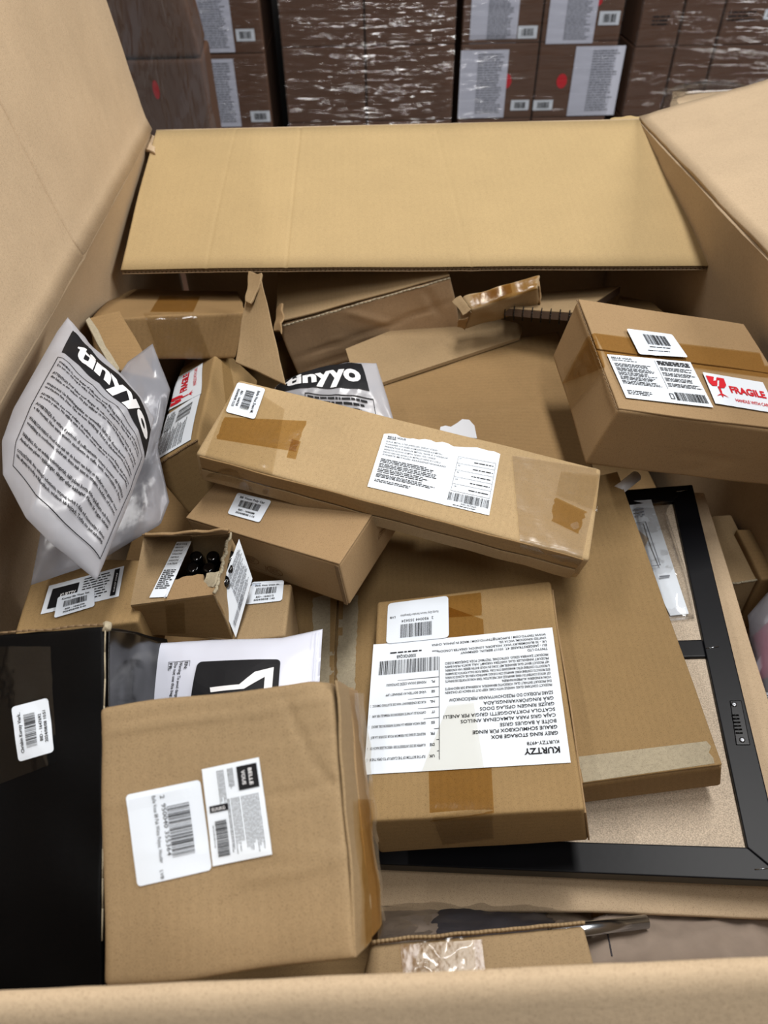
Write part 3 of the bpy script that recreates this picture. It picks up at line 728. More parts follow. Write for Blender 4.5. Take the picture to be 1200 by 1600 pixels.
# neighbour's open flap with film over its corner, behind the right flap
nb = thing('pallet_box', 'tan flap of the neighbouring wrapped pallet box behind the right flap', 'pallet box', [aty(1040, 180, 1.62), aty(1200, 150, 1.62)])
Q = [at(1046, 172, 1.52), at(1240, 176, 1.5), at(1240, 138, 1.72), at(1052, 143, 1.72)]
zlow = Q[0].z
board('flap', Q, .007, 'box_in', nb, amp=.003, seg=.03)
bw = [Q[0] - V((0, 0, .008)), Q[1] - V((0, 0, .008))]
board('wall', (V((bw[0].x, bw[0].y, .0)), V((bw[1].x, bw[1].y, 0)), bw[1], bw[0]), .007, 'box_in', nb)
board('wall', (V((Q[3].x, Q[3].y, 0)), V((bw[0].x, bw[0].y, .0)), bw[0], Q[3] - V((0, 0, .008))), .007, 'box_in', nb)
G = coons([at(1030, 172, 1.49), at(1048, 190, 1.47), at(1075, 182, 1.47)], [at(1075, 182, 1.47), at(1056, 160, 1.5), at(1062, 150, 1.6), at(1190, 138, 1.68)],
          [at(1044, 143, 1.7), at(1090, 133, 1.74), at(1150, 134, 1.74), at(1190, 138, 1.68)], [at(1030, 172, 1.49), at(1033, 160, 1.56), at(1044, 143, 1.7)], 26, 22)
vv, ff, _ = pillow(G, .012, .010, 6, back=.2, freq=40)
mk('film', vv, ff, 'sleeve', nb)

# ================================================================== parcels, largest and topmost first
# ---- long display box lying across the pile
t, S, c = carton('long_carton', 'long', 'long slim taped carton lying diagonally across the middle of the pile', 'carton', 'kraft_l', r=.0035, amp=.0009, seed=1, seg=.004, cap=90, folds=[('z', .02, .34, .98, .30, -.0008, .02), ('z', .3, .62, .55, .58, -.0007, .02), ('z', .66, .95, .64, .05, -.0006, .006), ('y', 0, .5, 1, .52, -.0012, .05), ('z', .28, .9, .20, .45, .0007, .012)])
# overlapping side flaps along the front edge
for (a, b, m_) in ((.02, .46, 'kraft'), (.52, .98, 'kraft_c')):
    n = (c[0] - c[3]).normalized() * .0012
    fr = lambda u, w_: (c[0] * (1 - u) + c[1] * u) * (1 - w_) + (c[4] * (1 - u) + c[5] * u) * w_ + n
    board('side_flap', (fr(.01, a), fr(.985, a), fr(.985, b), fr(.01, b)), .0016, m_, t, r=.0006, seg=.015, amp=.0016, freq=25, seed=3)
drape('tape', S, [(338, 686), (462, 706), (479, 658), (350, 652)], 'tape_brown', t, n=(18, 8), jag=.01, seed=2)
drape('tape', S, [(448, 715), (462, 718), (470, 690), (456, 686)], 'tape_brown', t, n=(4, 4))
drape('tape', S, [(306, 748), (420, 772), (445, 640), (370, 594)], 'tape_clear', t, off=.0009, n=(26, 22), seed=5, wr=.0014)
drape('tape', S, [(816, 885), (903, 903), (938, 734), (800, 712)], 'tape_worn', t, off=.0009, n=(24, 24), seed=6, wr=.001)
drape('tape', S, [(862, 815), (905, 836), (915, 800), (868, 778)], 'tape_brown', t, off=.0013, n=(8, 8), jag=.06, seed=7)
drape('tape', S, [(868, 775), (930, 800), (934, 745), (876, 738)], 'tape_clear', t, off=.0017, n=(14, 12), seed=8, wr=.002)
small_label(S, [(372, 600), (353, 646), (398, 655), (415, 608)], t, 11, 'Belle Vous Zwart M..', 'BID - 1646768')
q = Quad(S, [(574, 761), (764, 806), (782, 707), (601, 675)]); lb = label_base(q, t, 'paper', torn=.10); A = q.A; k = Ink(A)
k.text(.06, .90, .045, 'BELLE VOUS', bold=.02); k.lines(.06, .875, A * .08, 1, .022, 1)
for i, s in enumerate(('BLACK METAL 3-TIER JEWELLERY DISPLAY STAND', 'SCHWARZER 3-STUFIGER SCHMUCKSTÄNDER AUS METALL', 'PRÉSENTOIR À BIJOUX MÉTAL NOIR À 3 NIVEAUX', 'EXPOSITOR DE JOYAS DE METAL NEGRO CON 3 NIVELES', 'ESPOSITORE PER GIOIELLI IN METALLO NERO A 3 LIVELLI', 'ZWARTE METALEN SIERADENSTANDAARD')):
    k.text(.06, .815 - .048 * i, .034, s, fit=A * (.44 + .05 * ((i * 7) % 3)), bold=.006)
for i in range(4): k.lines(.06, .50 - .085 * i, A * .5, 3, .026, 20 + i, t=.42)
k.lines(.06, .14, A * .30, 2, .026, 31, t=.42)
k.frame(A * .66, .24, A * .98, .80, .004); 
for i in range(1, 5): k.rect(A * .66, .24 + .112 * i, A * .98, .244 + .112 * i)
for i in range(5): k.text(A * .675, .24 + .112 * i + .07, .028, ('UK', 'DE', 'FR', 'ES', 'IT')[i], bold=.01); k.lines(A * .80, .24 + .112 * i + .05, A * .17, 1, .028, 40 + i, ragged=.1)
k.bars(A * .65, .09, A * .33, .13, 9, 52); k.text(A * .76, .055, .03, 'X0013K72QD', fit=A * .13); k.lines(A * .70, .025, A * .2, 1, .02, 3)
k.build(q, 'ink', lb)

# ---- ring storage box
t, S, c = carton('ring_box_carton', 'ring', 'square kraft carton with a large white ring storage label printed upside down', 'carton', 'kraft_b', r=.003, amp=.0006, seed=2, seg=.015)
rs = lambda y, z: (c[1] * (1 - y) + c[2] * y) * (1 - z) + (c[5] * (1 - y) + c[6] * y) * z + (c[1] - c[0]).normalized() * .0015
board('side_flap', (rs(.0, .03), rs(.97, .03), rs(.97, .9), rs(.0, .86)), .0016, 'kraft_d', t, r=.0006, amp=.0012, freq=30)
drape('tape', S, [(672, 1283), (772, 1270), (755, 968), (663, 935)], 'tape_brown', t, n=(10, 26), seed=3)
drape('tape', S, [(692, 1318), (772, 1308), (769, 1262), (676, 1275)], 'tape_clear', t, off=.0012, n=(14, 10), seed=4, wr=.0016)
drape('tape', S, [(690, 966), (752, 962), (752, 919), (690, 927)], 'tape_brown', t, off=.0008, n=(8, 6), jag=.02, seed=5)
q = Quad(S, [(863, 981), (584, 1008), (569, 1212), (892, 1193)]); lb = label_base(q, t, 'paper', off=.0012); A = q.A; k = Ink(A)
k.text(.05, .895, .056, 'KURTZY', bold=.03); k.text(.05, .850, .032, 'KURTZY-4978', bold=.008)
L8 = ('GREY RING STORAGE BOX', 'GRAUE SCHMUCKBOX FÜR RINGE', 'BOÎTE À BAGUES GRISE', 'CAJA GRIS PARA ALMACENAR ANILLOS', 'SCATOLA PORTAOGGETTI GRIGIA PER ANELLI', 'GRIJZE RINGEN OPSLAG DOOS', 'GRÅ RINGFÖRVARINGSLÅDA', 'SZARE PUDEŁKO DO PRZECHOWYWANIA PIERŚCIONKÓW')
for i, s in enumerate(L8): k.text(.05, .790 - .041 * i, .034, s, fit=A * .53 if i == 7 else None, bold=.018 if i < 2 else .010)
L9 = ('PRODUCT CONTAINS GLASS. HANDLE WITH CARE. KEEP OUT OF REACH OF CHILDREN', 'DAS PRODUKT ENTHÄLT GLAS. VORSICHTIG BEHANDELN. AUSSERHALB DER REICHWEITE', 'VON KINDERN AUFBEWAHREN.', 'CET ARTICLE CONTIENT DU VERRE. MANIPULEZ AVEC PRÉCAUTION. TENIR HORS DE PORTÉE DES ENFANTS.', 'ESTE PRODUCTO CONTIENE VIDRIO. MANIPULE CON CUIDADO. MANTENGA FUERA DEL ALCANCE DE NIÑOS.', 'IL PRODOTTO CONTIENE VETRO. MANEGGIARE CON CURA. TENERE FUORI DALLA PORTATA DEI BAMBINI.', 'HET PRODUCT BEVAT GLAS. BEHANDEL MET ZORG EN HOUD BUITEN BEREIK VAN KINDEREN.', 'PRODUKT INNEHÅLLER GLAS. HANTERA VARSAMT. HÅLL BORTA FRÅN BARN', 'PRODUKT ZAWIERA SZKŁO. OSTROŻNIE. TRZYMAĆ POZA ZASIĘGIEM DZIECI')
for i, s in enumerate(L9): k.text(.05, .448 - .0295 * i, .026, s, fit=min(A * .55, .0135 * len(s)), bold=.012)
for i, s in enumerate(('TINYYO LTD', 'EU - JAEGERSTRASSE 47, 10117 BERLIN, GERMANY', 'UK - 30 BLOOMSBURY WAY, HOLBORN, LONDON, GREATER LONDON,', 'UNITED KINGDOM, WC1A 2SL', 'WWW.TINYYO.COM / SUPPORT@TINYYO.COM / MADE IN JINHUA, CHINA')):
    k.text(.05, .165 - .030 * i, .026, s, fit=.0135 * len(s), bold=.010)
xr = A * .62; k.rect(xr, .16, xr + .004, .93)
for i, (cc, s) in enumerate((('UK', 'FLIP THE BOTTOM OF THE CLASPS UP TO OPEN THE BOX.'), ('DE', 'KLAPPEN SIE DIE UNTERSEITE DER VERSCHLÜSSE NACH OBEN'), ('FR', 'RELEVEZ LE BAS DU FERMOIR POUR OUVRIR LA BOÎTE'), ('ES', 'GIRE HACIA ARRIBA LA PARTE INFERIOR DEL BROCHE'), ('IT', 'CAPOVOLGI LA PARTE INFERIORE DEI FERMAGLI PER APRIRE'), ('NL', 'KLIK DE ONDERKANT VAN DE SLUITING OMHOOG'), ('SE', 'VÄND BOTTEN AV SPÄNNET UPP'), ('PL', 'PODNIEŚ DOLNĄ CZĘŚĆ ZATRZASKU'))):
    y = .895 - .078 * i; k.text(xr + .03, y, .026, cc, bold=.02); k.text(xr + .09, y, .026, s, fit=A * (.30 if i < 6 else .22), bold=.012)
    k.rect(xr + .004, y - .026, A * .985, y - .022)
k.bars(xr + .01, .155, A * .33, .115, 5, 60); k.text(xr + A * .13, .115, .038, 'X000V2KQ6B', fit=A * .11); k.lines(xr + A * .10, .085, A * .19, 1, .024, 4); k.text(xr + .01, .10, .022, 'New')
k.build(q, 'ink', lb, off=.0018)
q = Quad(S, [(701, 933), (607, 945), (604, 1008), (702, 998)]); lb = label_base(q, t, 'paper_shiny', rad=.08, off=.0022); A = q.A; k = Ink(A)
k.bars(A * .27, .58, A * .50, .32, 15, 34); k.text(A * .24, .47, .09, '2  950044 355624', fit=A * .52, bold=.0); k.text(A * .16, .34, .075, 'Kurtzy Grijs Velours Sieraden-Opbergdoos', fit=A * .62, bold=.0); k.text(A * .86, .36, .07, 'LVB')
k.build(q, 'ink', lb, off=.0028)
drape('tape', S, [(660, 1207), (757, 1202), (741, 1100), (700, 1105)], 'tape_clear', t, off=.0026, n=(16, 16), seed=12, wr=.0012)

# ---- large flat carton with the peeled centre seam
c = [V(p) for p in FIT['thin']]
L0 = {i: c[i] - (c[j] - c[i]).normalized() * .13 for i, j in ((0, 1), (3, 2), (4, 5), (7, 6))}
cw = list(c)
for i, p in L0.items(): cw[i] = p
t = thing('flat_carton', 'large flat kraft carton under the ring box with peeled tape at its edges', 'carton', cw)
n = ((c[5] - c[4]).cross(c[7] - c[4])).normalized()
lo = [p for p in cw]
v, f, u = hexa(lo[:4] + [p - n * .0052 for p in lo[4:]], .003, .02, .0006, 10, 3); mk('body', v, f, 'kraft_c', t, u)
sx = (c[5] - c[4]).normalized() * .0012
v1, f1, u1 = hexa(slab8(c[4] + sx, c[5], c[6], c[7] + sx, .003), .0012, .018, .0012, 9, 5); mk('flap', v1, f1, 'kraft_b', t, u1)
v2, f2, u2 = hexa(slab8(cw[4], c[4] - sx, c[7] - sx, cw[7], .003), .0012, .02, .0012, 9, 6); mk('flap', v2, f2, 'kraft_b', t, u2)
S = Surf(*merge((v1, f1), (v2, f2)))
drape('peeled_strip', S, [(526, 1120), (553, 1120), (560, 930), (529, 930)], 'pale', t, off=.0003, n=(4, 30), jag=.05, seed=1)
drape('peeled_strip', S, [(490, 1110), (522, 1110), (526, 925), (488, 935)], 'pale', t, off=.0003, n=(4, 30), jag=.05, seed=2)
drape('peeled_strip', S, [(914, 1222), (1116, 1193), (1106, 1158), (900, 1183)], 'pale', t, off=.0003, n=(30, 4), jag=.02, seed=3)

# ---- front carton, lower left, tipped towards the camera
def crush(p, tt):
    a, b, d = tt
    p = p + V((0, 0, 1)) * (-.006 * math.exp(-((a - 1) ** 2 + (b - 1) ** 2) / .004) * d)
    return p + V((0, .3, 1)) * (.0012 * math.exp(-((b - .36 - .1 * (1 - a)) / .025) ** 2) * d * a) + V((0, 0, 1)) * (-.0016 * math.exp(-((b - .80) / .012) ** 2) * d * max(0, a - .5))
t, S, c = carton('square_carton', 'front', 'big square kraft carton with two white labels at lower left front', 'carton', 'kraft', r=.0035, amp=.0022, seed=6, seg=.0028, fn=crush, freq=18, cap=52, folds=[('z', .0, .90, .62, .90, .0016, .012), ('z', .62, .90, 1, .93, .0012, .012), ('z', .80, .96, .90, .70, -.0014, .012), ('z', .90, .70, .99, .58, -.0014, .012), ('z', .70, .58, 1, .61, -.0012, .014), ('z', .55, .30, 1, .34, .0010, .02), ('z', 0, .62, .4, .66, .0007, .02)])
rn = (c[1] - c[0]).normalized()
rt = lambda y, z: (c[1] * (1 - y) + c[2] * y) * (1 - z) + (c[5] * (1 - y) + c[6] * y) * z + rn * .0014
board('end_flap', (rt(.02, .0), rt(.98, .0), rt(.98, .42), rt(.02, .46)), .0018, 'kraft_d', t, r=.0007, seg=.01, amp=.0022, freq=30, seed=3)
board('end_flap', (rt(.02, .50), rt(.98, .46), rt(.995, .96), rt(.01, .97)), .0018, 'kraft', t, r=.0007, seg=.01, amp=.0022, freq=30, seed=8)
drape('tape', S, [(585, 1440), (592, 1440), (556, 1085), (541, 1085)], 'tape_worn', t, off=.0045, n=(8, 40), seed=5, wr=.003)
drape('tape', S, [(562, 1500), (592, 1440), (572, 1250), (548, 1250)], 'tape_brown', t, off=.0040, n=(8, 24), seed=9, wr=.002)
q = Quad(S, [(199, 1242), (214, 1386), (331, 1359), (315, 1218)]); lb = label_base(q, t, 'paper_shiny', rad=.05); A = q.A; k = Ink(A)
k.text(A * .07, .345, .075, 'Belle Vous 88 Pak Witte Polyes. Houder', fit=A * .74, bold=.0); k.text(A * .88, .33, .065, 'LVB', bold=0)
k.text(A * .08, .455, .085, '2  950040 355364', fit=A * .67, bold=.0); k.bars(A * .22, .52, A * .56, .30, 22, 42)
k.build(q, 'ink', lb)
q = Quad(S, [(316, 1202), (334, 1353), (427, 1334), (405, 1183)]); lb = label_base(q, t, 'paper', off=.0012); A = q.A; k = Ink(A)
k.rect(A * .05, .60, A * .30, .95); k.lines(A * .36, .90, A * .60, 10, .031, 3, t=.34); k.lines(A * .36, .57, A * .58, 5, .031, 5, t=.34, ragged=.35)
k.lines(A * .05, .52, A * .24, 4, .026, 6); k.lines(A * .05, .36, A * .35, 5, .026, 9, t=.4); k.rect(A * .40, .06, A * .47, .38)
k.bars(A * .56, .12, A * .36, .20, 8, 40); k.lines(A * .60, .08, A * .24, 1, .026, 3); k.lines(A * .36, .40, A * .55, 2, .026, 13)
k.build(q, 'ink', lb, off=.0018)
k = Ink(A); k.text(A * .175, .80, .085, 'BELLE', fit=A * .18, align='C', bold=.02); k.text(A * .175, .68, .085, 'VOUS', fit=A * .15, align='C', bold=.02); k.text(A * .455, .10, .07, 'EU/UKG', rot=math.pi / 2, fit=.23, bold=.01)
k.build(q, 'white_ink', lb, off=.0023)

# ---- black carton, left
def blackcr(p, tt): return p + V((0, 0, 1)) * (.004 * noise.noise(p * 30) * tt[2])
t, S, c = carton('black_carton', 'black', 'glossy black carton with worn edges against the left wall', 'carton', 'black_board', r=.002, amp=.0016, seed=3, seg=.012, fn=blackcr)
rn = (c[1] - c[0]).normalized()
rt = lambda y, z: (c[1] * (1 - y) + c[2] * y) * (1 - z) + (c[5] * (1 - y) + c[6] * y) * z + rn * .0015
board('end_flap', (rt(.02, .05), rt(.985, .03), rt(.99, .98), rt(.02, .985)), .0018, 'black_card', t, r=.0006, seg=.012, amp=.0025, freq=16, seed=2)
# scuffed brown board shows along the ridge and the top edge
e = [c[5] * (1 - k_ / 14) + c[6] * (k_ / 14) + V((0, 0, .0008)) for k_ in range(15)]
v, f = wire([p + noise.noise_vector(p * 90) * .0008 for p in e[3:]], .0006, 5); mk('worn_edge', v, f, 'pale', t)
e = [c[7] * (1 - k_ / 24) + c[6] * (k_ / 24) + V((0, .001, .0008)) for k_ in range(25)]
v, f = wire([p + noise.noise_vector(p * 60) * .0016 for p in e], .0008, 5); mk('worn_edge', v, f, 'board_edge', t)
v, f, u = hexa([c[6] + V((dx, dy, dz)) * .0026 for dz in (-1, 1) for dx, dy in ((-1, -1), (1, -1), (1, 1), (-1, 1))], .002, .002, .003, 180, 2); mk('crushed_corner', v, f, 'pale', t, u)
drape('tape', S, [(0, 1225), (90, 1190), (80, 1010), (0, 1010)], 'sleeve', t, off=.0008, n=(14, 14), seed=4, wr=.0016)
small_label(S, [(87, 1174), (75, 1090), (19, 1105), (32, 1190)], t, 31, 'Chrisbin Kurtzy Vierk..', 'BID - 1647692', '2024/08/08 10:51')

# ---- kraft mailer box under the long carton
c8 = [V(p) for p in FIT['mailer']]
t = thing('mailer_box', 'plain kraft mailer box with printed symbols under the long carton', 'carton', c8)
n = ((c8[5] - c8[4]).cross(c8[7] - c8[4])).normalized()
v, f, u = hexa(c8[:4] + [p - n * .003 for p in c8[4:]], .0022, .02, .0006, 10, 2); mk('body', v, f, 'kraft_d', t, u)
S2 = Surf(v, f)
ov = (c8[4] - c8[7]).normalized() * .0008
v, f, u = hexa(slab8(c8[4] + ov, c8[5] + ov, c8[6], c8[7], .0022), .001, .02, .0008, 9, 4); mk('lid', v, f, 'kraft_d', t, u)
S = Surf(v, f)
# dark slot at the front right corner between front and side panel
fr = lambda w_: c8[1] * (1 - w_) + c8[5] * w_
dx = (c8[1] - c8[0]).normalized(); dy = (c8[1] - c8[2]).normalized()
board('corner_tuck', (fr(.0) + dy * .0012 - dx * .006, fr(.0) + dy * .0012 - dx * .0015, fr(.93) + dy * .0012 - dx * .0015, fr(.93) + dy * .0012 - dx * .006), .001, 'board_edge', t, r=.0003)
small_label(S, [(356, 804), (406, 818), (425, 784), (372, 771)], t, 41, 'BB Vouw Poly Car', 'BID - 1646088', '2024/08/08 1:10')
q = Quad(S2, [(383, 887), (462, 915), (458, 892), (381, 862)]); A = q.A; k = Ink(A)
for cx, cy, r_ in ((.16 * A, .70, .22), (.62 * A, .52, .24)):
    for i in range(16):
        a, b = 2 * math.pi * i / 16, 2 * math.pi * (i + 1) / 16
        k.poly([(cx + r_ * 1.5 * math.cos(a), cy + r_ * math.sin(a)), (cx + r_ * 1.5 * math.cos(b), cy + r_ * math.sin(b)), (cx + r_ * 1.35 * math.cos(b), cy + r_ * .85 * math.sin(b)), (cx + r_ * 1.35 * math.cos(a), cy + r_ * .85 * math.sin(a))])
    k.lines(cx - r_, cy + .08, r_ * 2, 3, .09, int(cx * 99), t=.4)
k.rect(.05, .28, A * .42, .30); k.rect(A * .43, .28, A * .445, .65); k.lines(.1, .12, A * .75, 1, .06, 7, t=.5)
k.build(q, 'brown_ink', t, off=.0006, name='print')
q = Quad(S2, [(590, 845), (600, 830), (603, 822), (592, 830)]); k = Ink(q.A); k.frame(0, .1, q.A, .9, .12); k.lines(.2 * q.A, .7, .7 * q.A, 2, .3, 5); k.build(q, 'brown_ink', t, off=.0006, name='print')

# ---- fragile carton, right
t, S, c = carton('fragile_carton', 'fragR', 'kraft carton with a red fragile label leaning on the right wall', 'carton', 'kraft_d', r=.003, amp=.0016, seed=8, seg=.006, cap=40, folds=[('y', .35, .42, .72, .38, -.0012, .03), ('y', .5, .1, .75, .42, -.001, .03)])
c8 = c
for a, b in ((.0, .495), (.505, 1.0)): board('top_flap', topquad(c8, .004, .996, a + .003, b - .003 if b > .9 else b, .0018), .0024, 'kraft_d', t, r=.0009, seg=.02, amp=.0012, seed=int(a * 10))
S = Surf(*merge(*[(lambda r_: (r_[0], r_[1]))(hexa(slab8(*topquad(c8, .004, .996, a, b, .0018), .0024), .0009, .02, 0)) for a, b in ((.0, .5), (.5, 1.0))] + [hexa(c8, .003, .014, .0016, 14, 8)[:2]]))
drape('tape', S, [(946, 557), (1230, 596), (1215, 556), (928, 522)], 'tape_brown', t, off=.0014, n=(30, 8), seed=1)
drape('tape', S, [(880, 600), (945, 575), (928, 522), (918, 528)], 'tape_brown', t, off=.0012, n=(12, 12), seed=2, wr=.0016)
drape('tape', S, [(893, 640), (946, 580), (932, 530), (884, 575)], 'tape_clear', t, off=.0024, n=(12, 12), seed=3, wr=.0022)
# corrugated edge along the left rim
ee = [c[4].lerp(c[7], k_ / 60) for k_ in range(61)]
v, f = wire([p + V((0, 0, .0014)) + (c[4] - c[5]).normalized() * (.0008 + .0009 * (i % 2)) for i, p in enumerate(ee)], .0006, 4); mk('cut_edge', v, f, 'board_edge', t)
q = Quad(S, [(997, 557), (1073, 562), (1048, 526), (977, 517)]); lb = label_base(q, t, 'paper_shiny', rad=.06, off=.0032); A = q.A; k = Ink(A)
k.bars(A * .30, .42, A * .48, .42, 17, 30); k.lines(A * .30, .31, A * .46, 1, .06, 1); k.lines(A * .22, .16, A * .6, 1, .05, 2); k.build(q, 'ink', lb, off=.0038)
q = Quad(S, [(977, 624), (1113, 639), (1077, 568), (947, 556)]); lb = label_base(q, t, 'paper', off=.0022); A = q.A; k = Ink(A)
k.text(.04, .90, .06, 'BELLE VOUS', bold=.02); k.lines(.04, .86, A * .3, 1, .03, 1, t=.4)
for i in range(5): k.lines(.05, .78 - .10 * i, A * .46, 3, .030, 60 + i, t=.42)
k.lines(.06, .16, A * .3, 3, .035, 71, t=.4); k.rect(A * .545, .30, A * .549, .95)
k.lines(A * .57, .92, A * .40, 3, .036, 80, t=.62, ragged=.05)
for i in range(4): k.lines(A * .57, .78 - .12 * i, A * .40, 3, .030, 82 + i, t=.42)
k.bars(A * .60, .06, A * .36, .18, 12, 44); k.frame(A * .53, .08, A * .58, .2, .012); k.build(q, 'ink', lb, off=.0028)
def fragile(surf, pts, t, off=.0018):
    q = Quad(surf, pts); lb = label_base(q, t, 'paper', off=off + .0006); A = q.A; k = Ink(A)
    k.text(A * .34, .44, .30, 'FRAGILE', fit=A * .58, bold=.035, res=3); k.text(A * .36, .16, .14, 'HANDLE WITH CARE', fit=A * .56, bold=.012)
    x, y = A * .17, .52        # cracked glass: bowl with a zigzag bite, stem, foot
    k.poly([(x - .20, y + .36), (x - .02, y + .36), (x - .07, y + .22), (x + .03, y + .26), (x - .03, y + .06), (x - .14, y + .04), (x - .19, y + .14)])
    k.poly([(x + .04, y + .36), (x + .20, y + .36), (x + .19, y + .14), (x + .12, y + .03), (x - .01, y + .0), (x + .08, y + .28), (x + .0, y + .25)])
    k.poly([(x - .03, y + .05), (x + .03, y + .05), (x + .02, y - .16), (x - .02, y - .16)])
    k.poly([(x - .14, y - .28), (x - .02, y - .17), (x + .02, y - .17), (x + .14, y - .28), (x + .02, y - .22), (x, y - .30), (x - .03, y - .22)])
    k.build(q, 'red_ink', lb, off=off + .0013); return lb
fragile(S, [(1116, 633), (1214, 649), (1190, 600), (1096, 584)], t)

# ---- fragile carton, left, tipped up between the bags
t, S, c = carton('fragile_carton', 'fragL', 'tipped kraft carton with a fragile label beside the printed bag', 'carton', 'kraft_b', r=.003, amp=.0016, seed=9, seg=.014)
fragile(S, [(313, 614), (318, 568), (277, 597), (264, 647)], t, off=.0010)
q = Quad(S, [(300, 689), (314, 614), (262, 648), (232, 728)]); lb = label_base(q, t, 'paper', off=.0012); A = q.A; k = Ink(A)
for i in range(6): k.lines(A * .05, .9 - .12 * i, A * .55, 3, .036, 90 + i, t=.42)
k.bars(A * .62, .18, A * .26, .40, 9, 26); k.lines(A * .55, .9, A * .4, 6, .045, 97); k.build(q, 'ink', lb, off=.0019)
drape('tape', S, [(352, 640), (372, 640), (356, 560), (344, 548)], 'tape_clear', t, off=.001, n=(6, 16), seed=4, wr=.001)
ee = [c[4].lerp(c[5], k_ / 30) for k_ in range(31)]
v, f = wire([p + noise.noise_vector(p * 200) * .0012 for p in ee], .0012, 5); mk('cut_edge', v, f, 'board_edge', t)

# ---- torn carton holding black bottles
c = [V(p) for p in FIT['torn']]
t = thing('torn_carton', 'small torn open carton showing black bottles inside beside the mailer box', 'carton', c)
T_ = .0026
def wall(name, i, j, k, l, mat='kraft', seed=0):
    v, f, u = hexa(slab8(c[i], c[j], c[k], c[l], T_), .0012, .012, .0014, 30, seed); mk(name, v, f, mat, t, u); return v, f
sA = wall('front_panel', 0, 1, 5, 4, 'kraft_c', 1); sB = wall('side_panel', 1, 2, 6, 5, 'kraft', 2); wall('side_panel', 3, 0, 4, 7, 'kraft', 3); wall('back_panel', 2, 3, 7, 6, 'kraft', 4); wall('bottom_panel', 3, 2, 1, 0, 'kraft', 5)
def polyplate(name, pts2, th, mat, parent, jag=.0, seed=0, step=.06):
    rnd = random.Random(seed); pts = []
    for (a, b), (a2, b2) in zip(pts2, pts2[1:] + pts2[:1]):
        n_ = max(1, int(math.hypot(a2 - a, b2 - b) / step))
        for k_ in range(n_):
            s_ = k_ / n_; inner = not ((a == a2 and a in (0, 1)) or (b == b2 and b in (0, 1)))
            j_ = jag if inner and k_ else 0
            pts.append((a + (a2 - a) * s_ + rnd.uniform(-j_, j_), b + (b2 - b) * s_ + rnd.uniform(-j_, j_)))
    n_ = ((c[5] - c[4]).cross(c[7] - c[4])).normalized()
    g = [trilin(c, a, b, 1.0) for a, b in pts]; m_ = len(g)
    v = [p + n_ * .0006 for p in g] + [p - n_ * th for p in g]
    f = [list(range(m_)), list(range(2 * m_ - 1, m_ - 1, -1))] + [[k_, k_ + m_, (k_ + 1) % m_ + m_, (k_ + 1) % m_] for k_ in range(m_)]
    mk(name, v, f, mat, parent, smooth=False); return v, f
sC = polyplate('top_flap', [(0, 0), (.40, 0), (.41, .30), (.50, .60), (.56, 1), (0, 1)], .0026, 'kraft', t, .012, 3)
sD = polyplate('top_flap', [(.43, 0), (1, 0), (.97, .22), (.86, .20), (.80, .34), (.44, .30)], .0026, 'kraft_d', t, .02, 5)
S = Surf(*merge(sA, sB, sC, sD))
# torn flap of the top bent back
n_ = ((c[5] - c[4]).cross(c[7] - c[4])).normalized()
board('torn_flap', (c[7] + n_ * .001, c[6] + n_ * .001, at(357, 829, .655), at(226, 838, .665)), .002, 'kraft_d', t, r=.0006, seg=.006, amp=.002, freq=60, seed=1)
board('torn_flap', (trilin(c, .80, .22, 1) + n_ * .001, trilin(c, .97, .10, 1) + n_ * .001, trilin(c, 1.0, .34, 1) + n_ * .006, trilin(c, .84, .30, 1) + n_ * .007), .002, 'pale', t, r=.0006, seg=.004, amp=.004, freq=90, seed=6)
ee = [c[5].lerp(c[6], k_ / 24) for k_ in range(25)]
v, f = wire([p + n_ * .0012 + noise.noise_vector(p * 240) * .0022 for p in ee], .0017, 5); mk('torn_edge', v, f, 'pale', t)
q = Quad(S, [(262, 934), (234, 935), (277, 848), (300, 847)]); q = Quad(S, [(234, 935), (262, 934), (300, 847), (277, 848)]); lb = label_base(q, t, 'paper', off=.0014); A = q.A; k = Ink(A)
k.text(A * .08, .93, .04, 'BELLE VOUS', fit=A * .7)
for i, s in enumerate(('10 MINI FLACONS', '10 BOTTLES', '10 FLACONS', '10 BOTELLAS', '10 FLACONI', '10 BUTELEK')): k.text(A * .10, .87 - .06 * i, .042, s, fit=A * (.55 + .05 * (i % 3)), bold=.008)
k.lines(A * .1, .46, A * .8, 10, .035, 4); k.build(q, 'ink', lb, off=.0021)
q = Quad(Surf(*sB), [(364, 996), (390, 904), (369, 842), (336, 929)], flat=True); q.P = [p + q.n * .0016 for p in q.P]; lb = label_base(q, t, 'paper', off=.0018); A = q.A; k = Ink(A)
for i in range(5): k.lines(A * .36, .9 - .16 * i, A * .58, 4, .036, 120 + i, t=.4)
k.bars(A * .06, .14, A * .5, .12, 4, 30)
k.build(q, 'grey_ink', lb, off=.0025)
drape('tape', S, [(262, 995), (290, 995), (288, 940), (258, 944)], 'tape_clear', t, off=.001, n=(6, 8), seed=3, wr=.001)
ex, ey, ez = (c[1] - c[0]), (c[3] - c[0]), (c[4] - c[0])
for i in range(3):
    for j in range(3):
        b = trilin(c, .50 + .185 * i, .46 + .19 * j, .10)
        bt = thing('bottle', 'glossy black bottle in torn carton, ' + ('front', 'middle', 'back')[j] + ' row ' + ('left', 'centre', 'right')[i], 'bottle', [b], 'black bottles in the torn carton')
        ax = ez.normalized(); h = ez.length
        v, f = lathe(b, ax, ((.0062, 0), (.0068, .002), (.0068, h * .52), (.006, h * .58), (.0045, h * .61), (.0045, h * .64)), 18); mk('body', v, f, 'black_plastic', bt)
        v, f = lathe(b, ax, ((.0056, h * .63), (.0062, h * .64), (.0062, h * .82), (.0052, h * .85), (.003, h * .855)), 18); mk('cap', v, f, 'black_plastic', bt)

